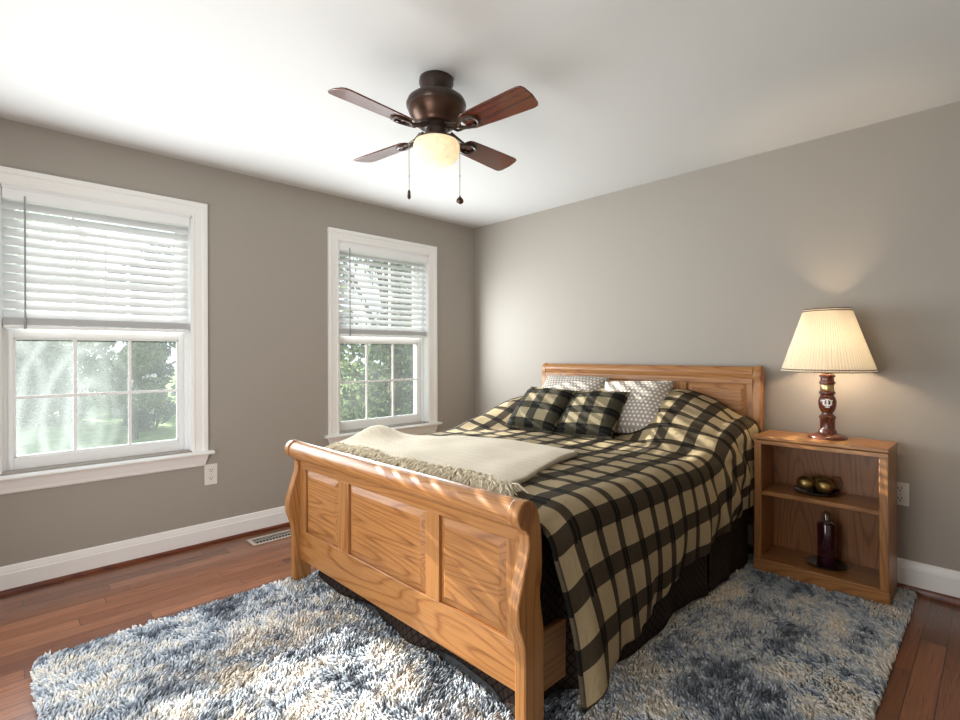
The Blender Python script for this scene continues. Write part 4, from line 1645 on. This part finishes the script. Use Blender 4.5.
for ang in (-86, 5, 94, 188):
    make_blade(ang)
gl = MB().lathe([(0.082, -0.276), (0.096, -0.281), (0.102, -0.296), (0.103, -0.312), (0.099, -0.332), (0.090, -0.350), (0.076, -0.365), (0.054, -0.376), (0.028, -0.381), (0.002, -0.382)], n=56, cap=False)
gl.build('glass_bowl', M['fan_glass'], fan, smooth=60)
MB().sphere((0, 0, -0.325), 0.026, 16, 10).build('bulb', M['bulb'], fan)
MB().tube([(0.093 * math.cos(2 * PI * k / 48), 0.093 * math.sin(2 * PI * k / 48), -0.276) for k in range(48)], 0.003, 6, True).build('fitter_ring', M['bronze'], fan)
rv = Vector((0.695, 0.719, 0))
for (off, z1, ball) in ((-0.122, -0.516, False), (0.103, -0.540, True)):
    p = rv * off
    c = MB()
    c.tube([(p.x * 0.5, p.y * 0.5, -0.274), (p.x * 0.9, p.y * 0.9, -0.274), (p.x, p.y, -0.282)], 0.003, 6)
    c.tube([(p.x, p.y, -0.282), (p.x, p.y, -0.40), (p.x, p.y, z1 + 0.02)], 0.0016, 6)
    for k in range(46):
        z = -0.284 + (z1 + 0.022 + 0.284) * k / 45
        c.sphere((p.x, p.y, z), 0.0022, 6, 4)
    c.sphere((p.x, p.y, -0.43), 0.0045, 8, 6)
    co = c.build('pull_chain', M['chain'], fan)
    if ball:
        MB().lathe([(0.002, z1 + 0.024), (0.006, z1 + 0.016), (0.014, z1 + 0.008), (0.017, z1 - 0.002), (0.013, z1 - 0.010), (0.004, z1 - 0.014)], p.x, p.y, 0, 20).build('pull_knob', M['copper'], co)
    else:
        MB().lathe([(0.002, z1 + 0.026), (0.006, z1 + 0.020), (0.008, z1 - 0.006), (0.006, z1 - 0.014), (0.002, z1 - 0.016)], p.x, p.y, 0, 16).build('pull_knob', M['bronze'], co)
fl = bpy.data.lights.new('fan_bulb_light', 'POINT')
fl.energy = 3.0
fl.color = (1.0, 0.80, 0.58)
fl.shadow_soft_size = 0.03
flo = bpy.data.objects.new('fan_bulb_light', fl)
COL.objects.link(flo)
flo.location = (FX, FY, H - 0.325)

# ------------------------------------------------------------------ wall outlets and floor vent


def outlet(label, loc, rz, w=0.078, h=0.135, decora=False):
    root = thing('wall_outlet', label, 'outlet', loc, rz)
    MB().box(-w / 2, w / 2, -0.006, -0.0003, -h / 2, h / 2).build('cover_plate', M['plate'], root, bevel=0.003)
    for s in (-1, 1):
        r_ = MB().lathe([(0.0165, -0.0075), (0.0165, -0.0055)], 0, 0, 0, 24, True, Matrix.Translation((0, 0, s * 0.026)) @ Matrix.Rotation(R(-90), 4, 'X')).build('receptacle', M['plate'], root)
        r_.data.transform(Matrix.Translation((0, -0.0135, 0)) if min(v.co.y for v in r_.data.vertices) > -0.005 else Matrix.Identity(4))
        k = MB()
        k.box(-0.0085, -0.0055, -0.0090, -0.0070, s * 0.026 + 0.000, s * 0.026 + 0.010)
        k.box(0.0055, 0.0085, -0.0090, -0.0070, s * 0.026 + 0.001, s * 0.026 + 0.010)
        k.box(-0.003, 0.003, -0.0090, -0.0070, s * 0.026 - 0.010, s * 0.026 - 0.005)
        k.build('slot', M['socket_dark'], r_, smooth=0)
    MB().lathe([(0.003, -0.0072), (0.003, -0.0055)], 0, 0, 0, 10, True, Matrix.Rotation(R(90), 4, 'X') @ Matrix.Translation((0, 0, 0.0137))).build('screw', M['chain'], root)
    return root


outlet('cream duplex outlet on the wall under the right end of the large window sill', (0.0003, -2.362, 0.447), R(90))
outlet('white outlet plate on the wall right of the bedside bookcase', (3.196, -0.0003, 0.490), 0, 0.072, 0.118)

vent = thing('floor_vent', 'cream metal floor register with dark slots beside the left baseboard', 'floor vent', (0.185, -2.03, 0.0005))
b = MB()
fw, fl_ = 0.066, 0.155
for (x0, x1, y0, y1) in ((-fw, fw, -fl_, -fl_ + 0.022), (-fw, fw, fl_ - 0.022, fl_), (-fw, -fw + 0.020, -fl_ + 0.022, fl_ - 0.022), (fw - 0.020, fw, -fl_ + 0.022, fl_ - 0.022)):
    b.box(x0, x1, y0, y1, 0, 0.006)
b.build('vent_frame', M['vent'], vent, bevel=0.0015)
MB().box(-fw + 0.019, fw - 0.019, -fl_ + 0.021, fl_ - 0.021, 0.0, 0.0012).build('duct_opening', M['black'], vent, smooth=0)
b = MB()
for k in range(13):
    y = -fl_ + 0.030 + k * (2 * fl_ - 0.060) / 12
    b.tube([(-fw + 0.020, y - 0.007, 0.003), (0, y + 0.007, 0.0034), (fw - 0.020, y - 0.007, 0.003)], 0.0022, 5)
b.box(-0.002, 0.002, -fl_ + 0.022, fl_ - 0.022, 0.001, 0.005)
b.build('louvres', M['vent'], vent)
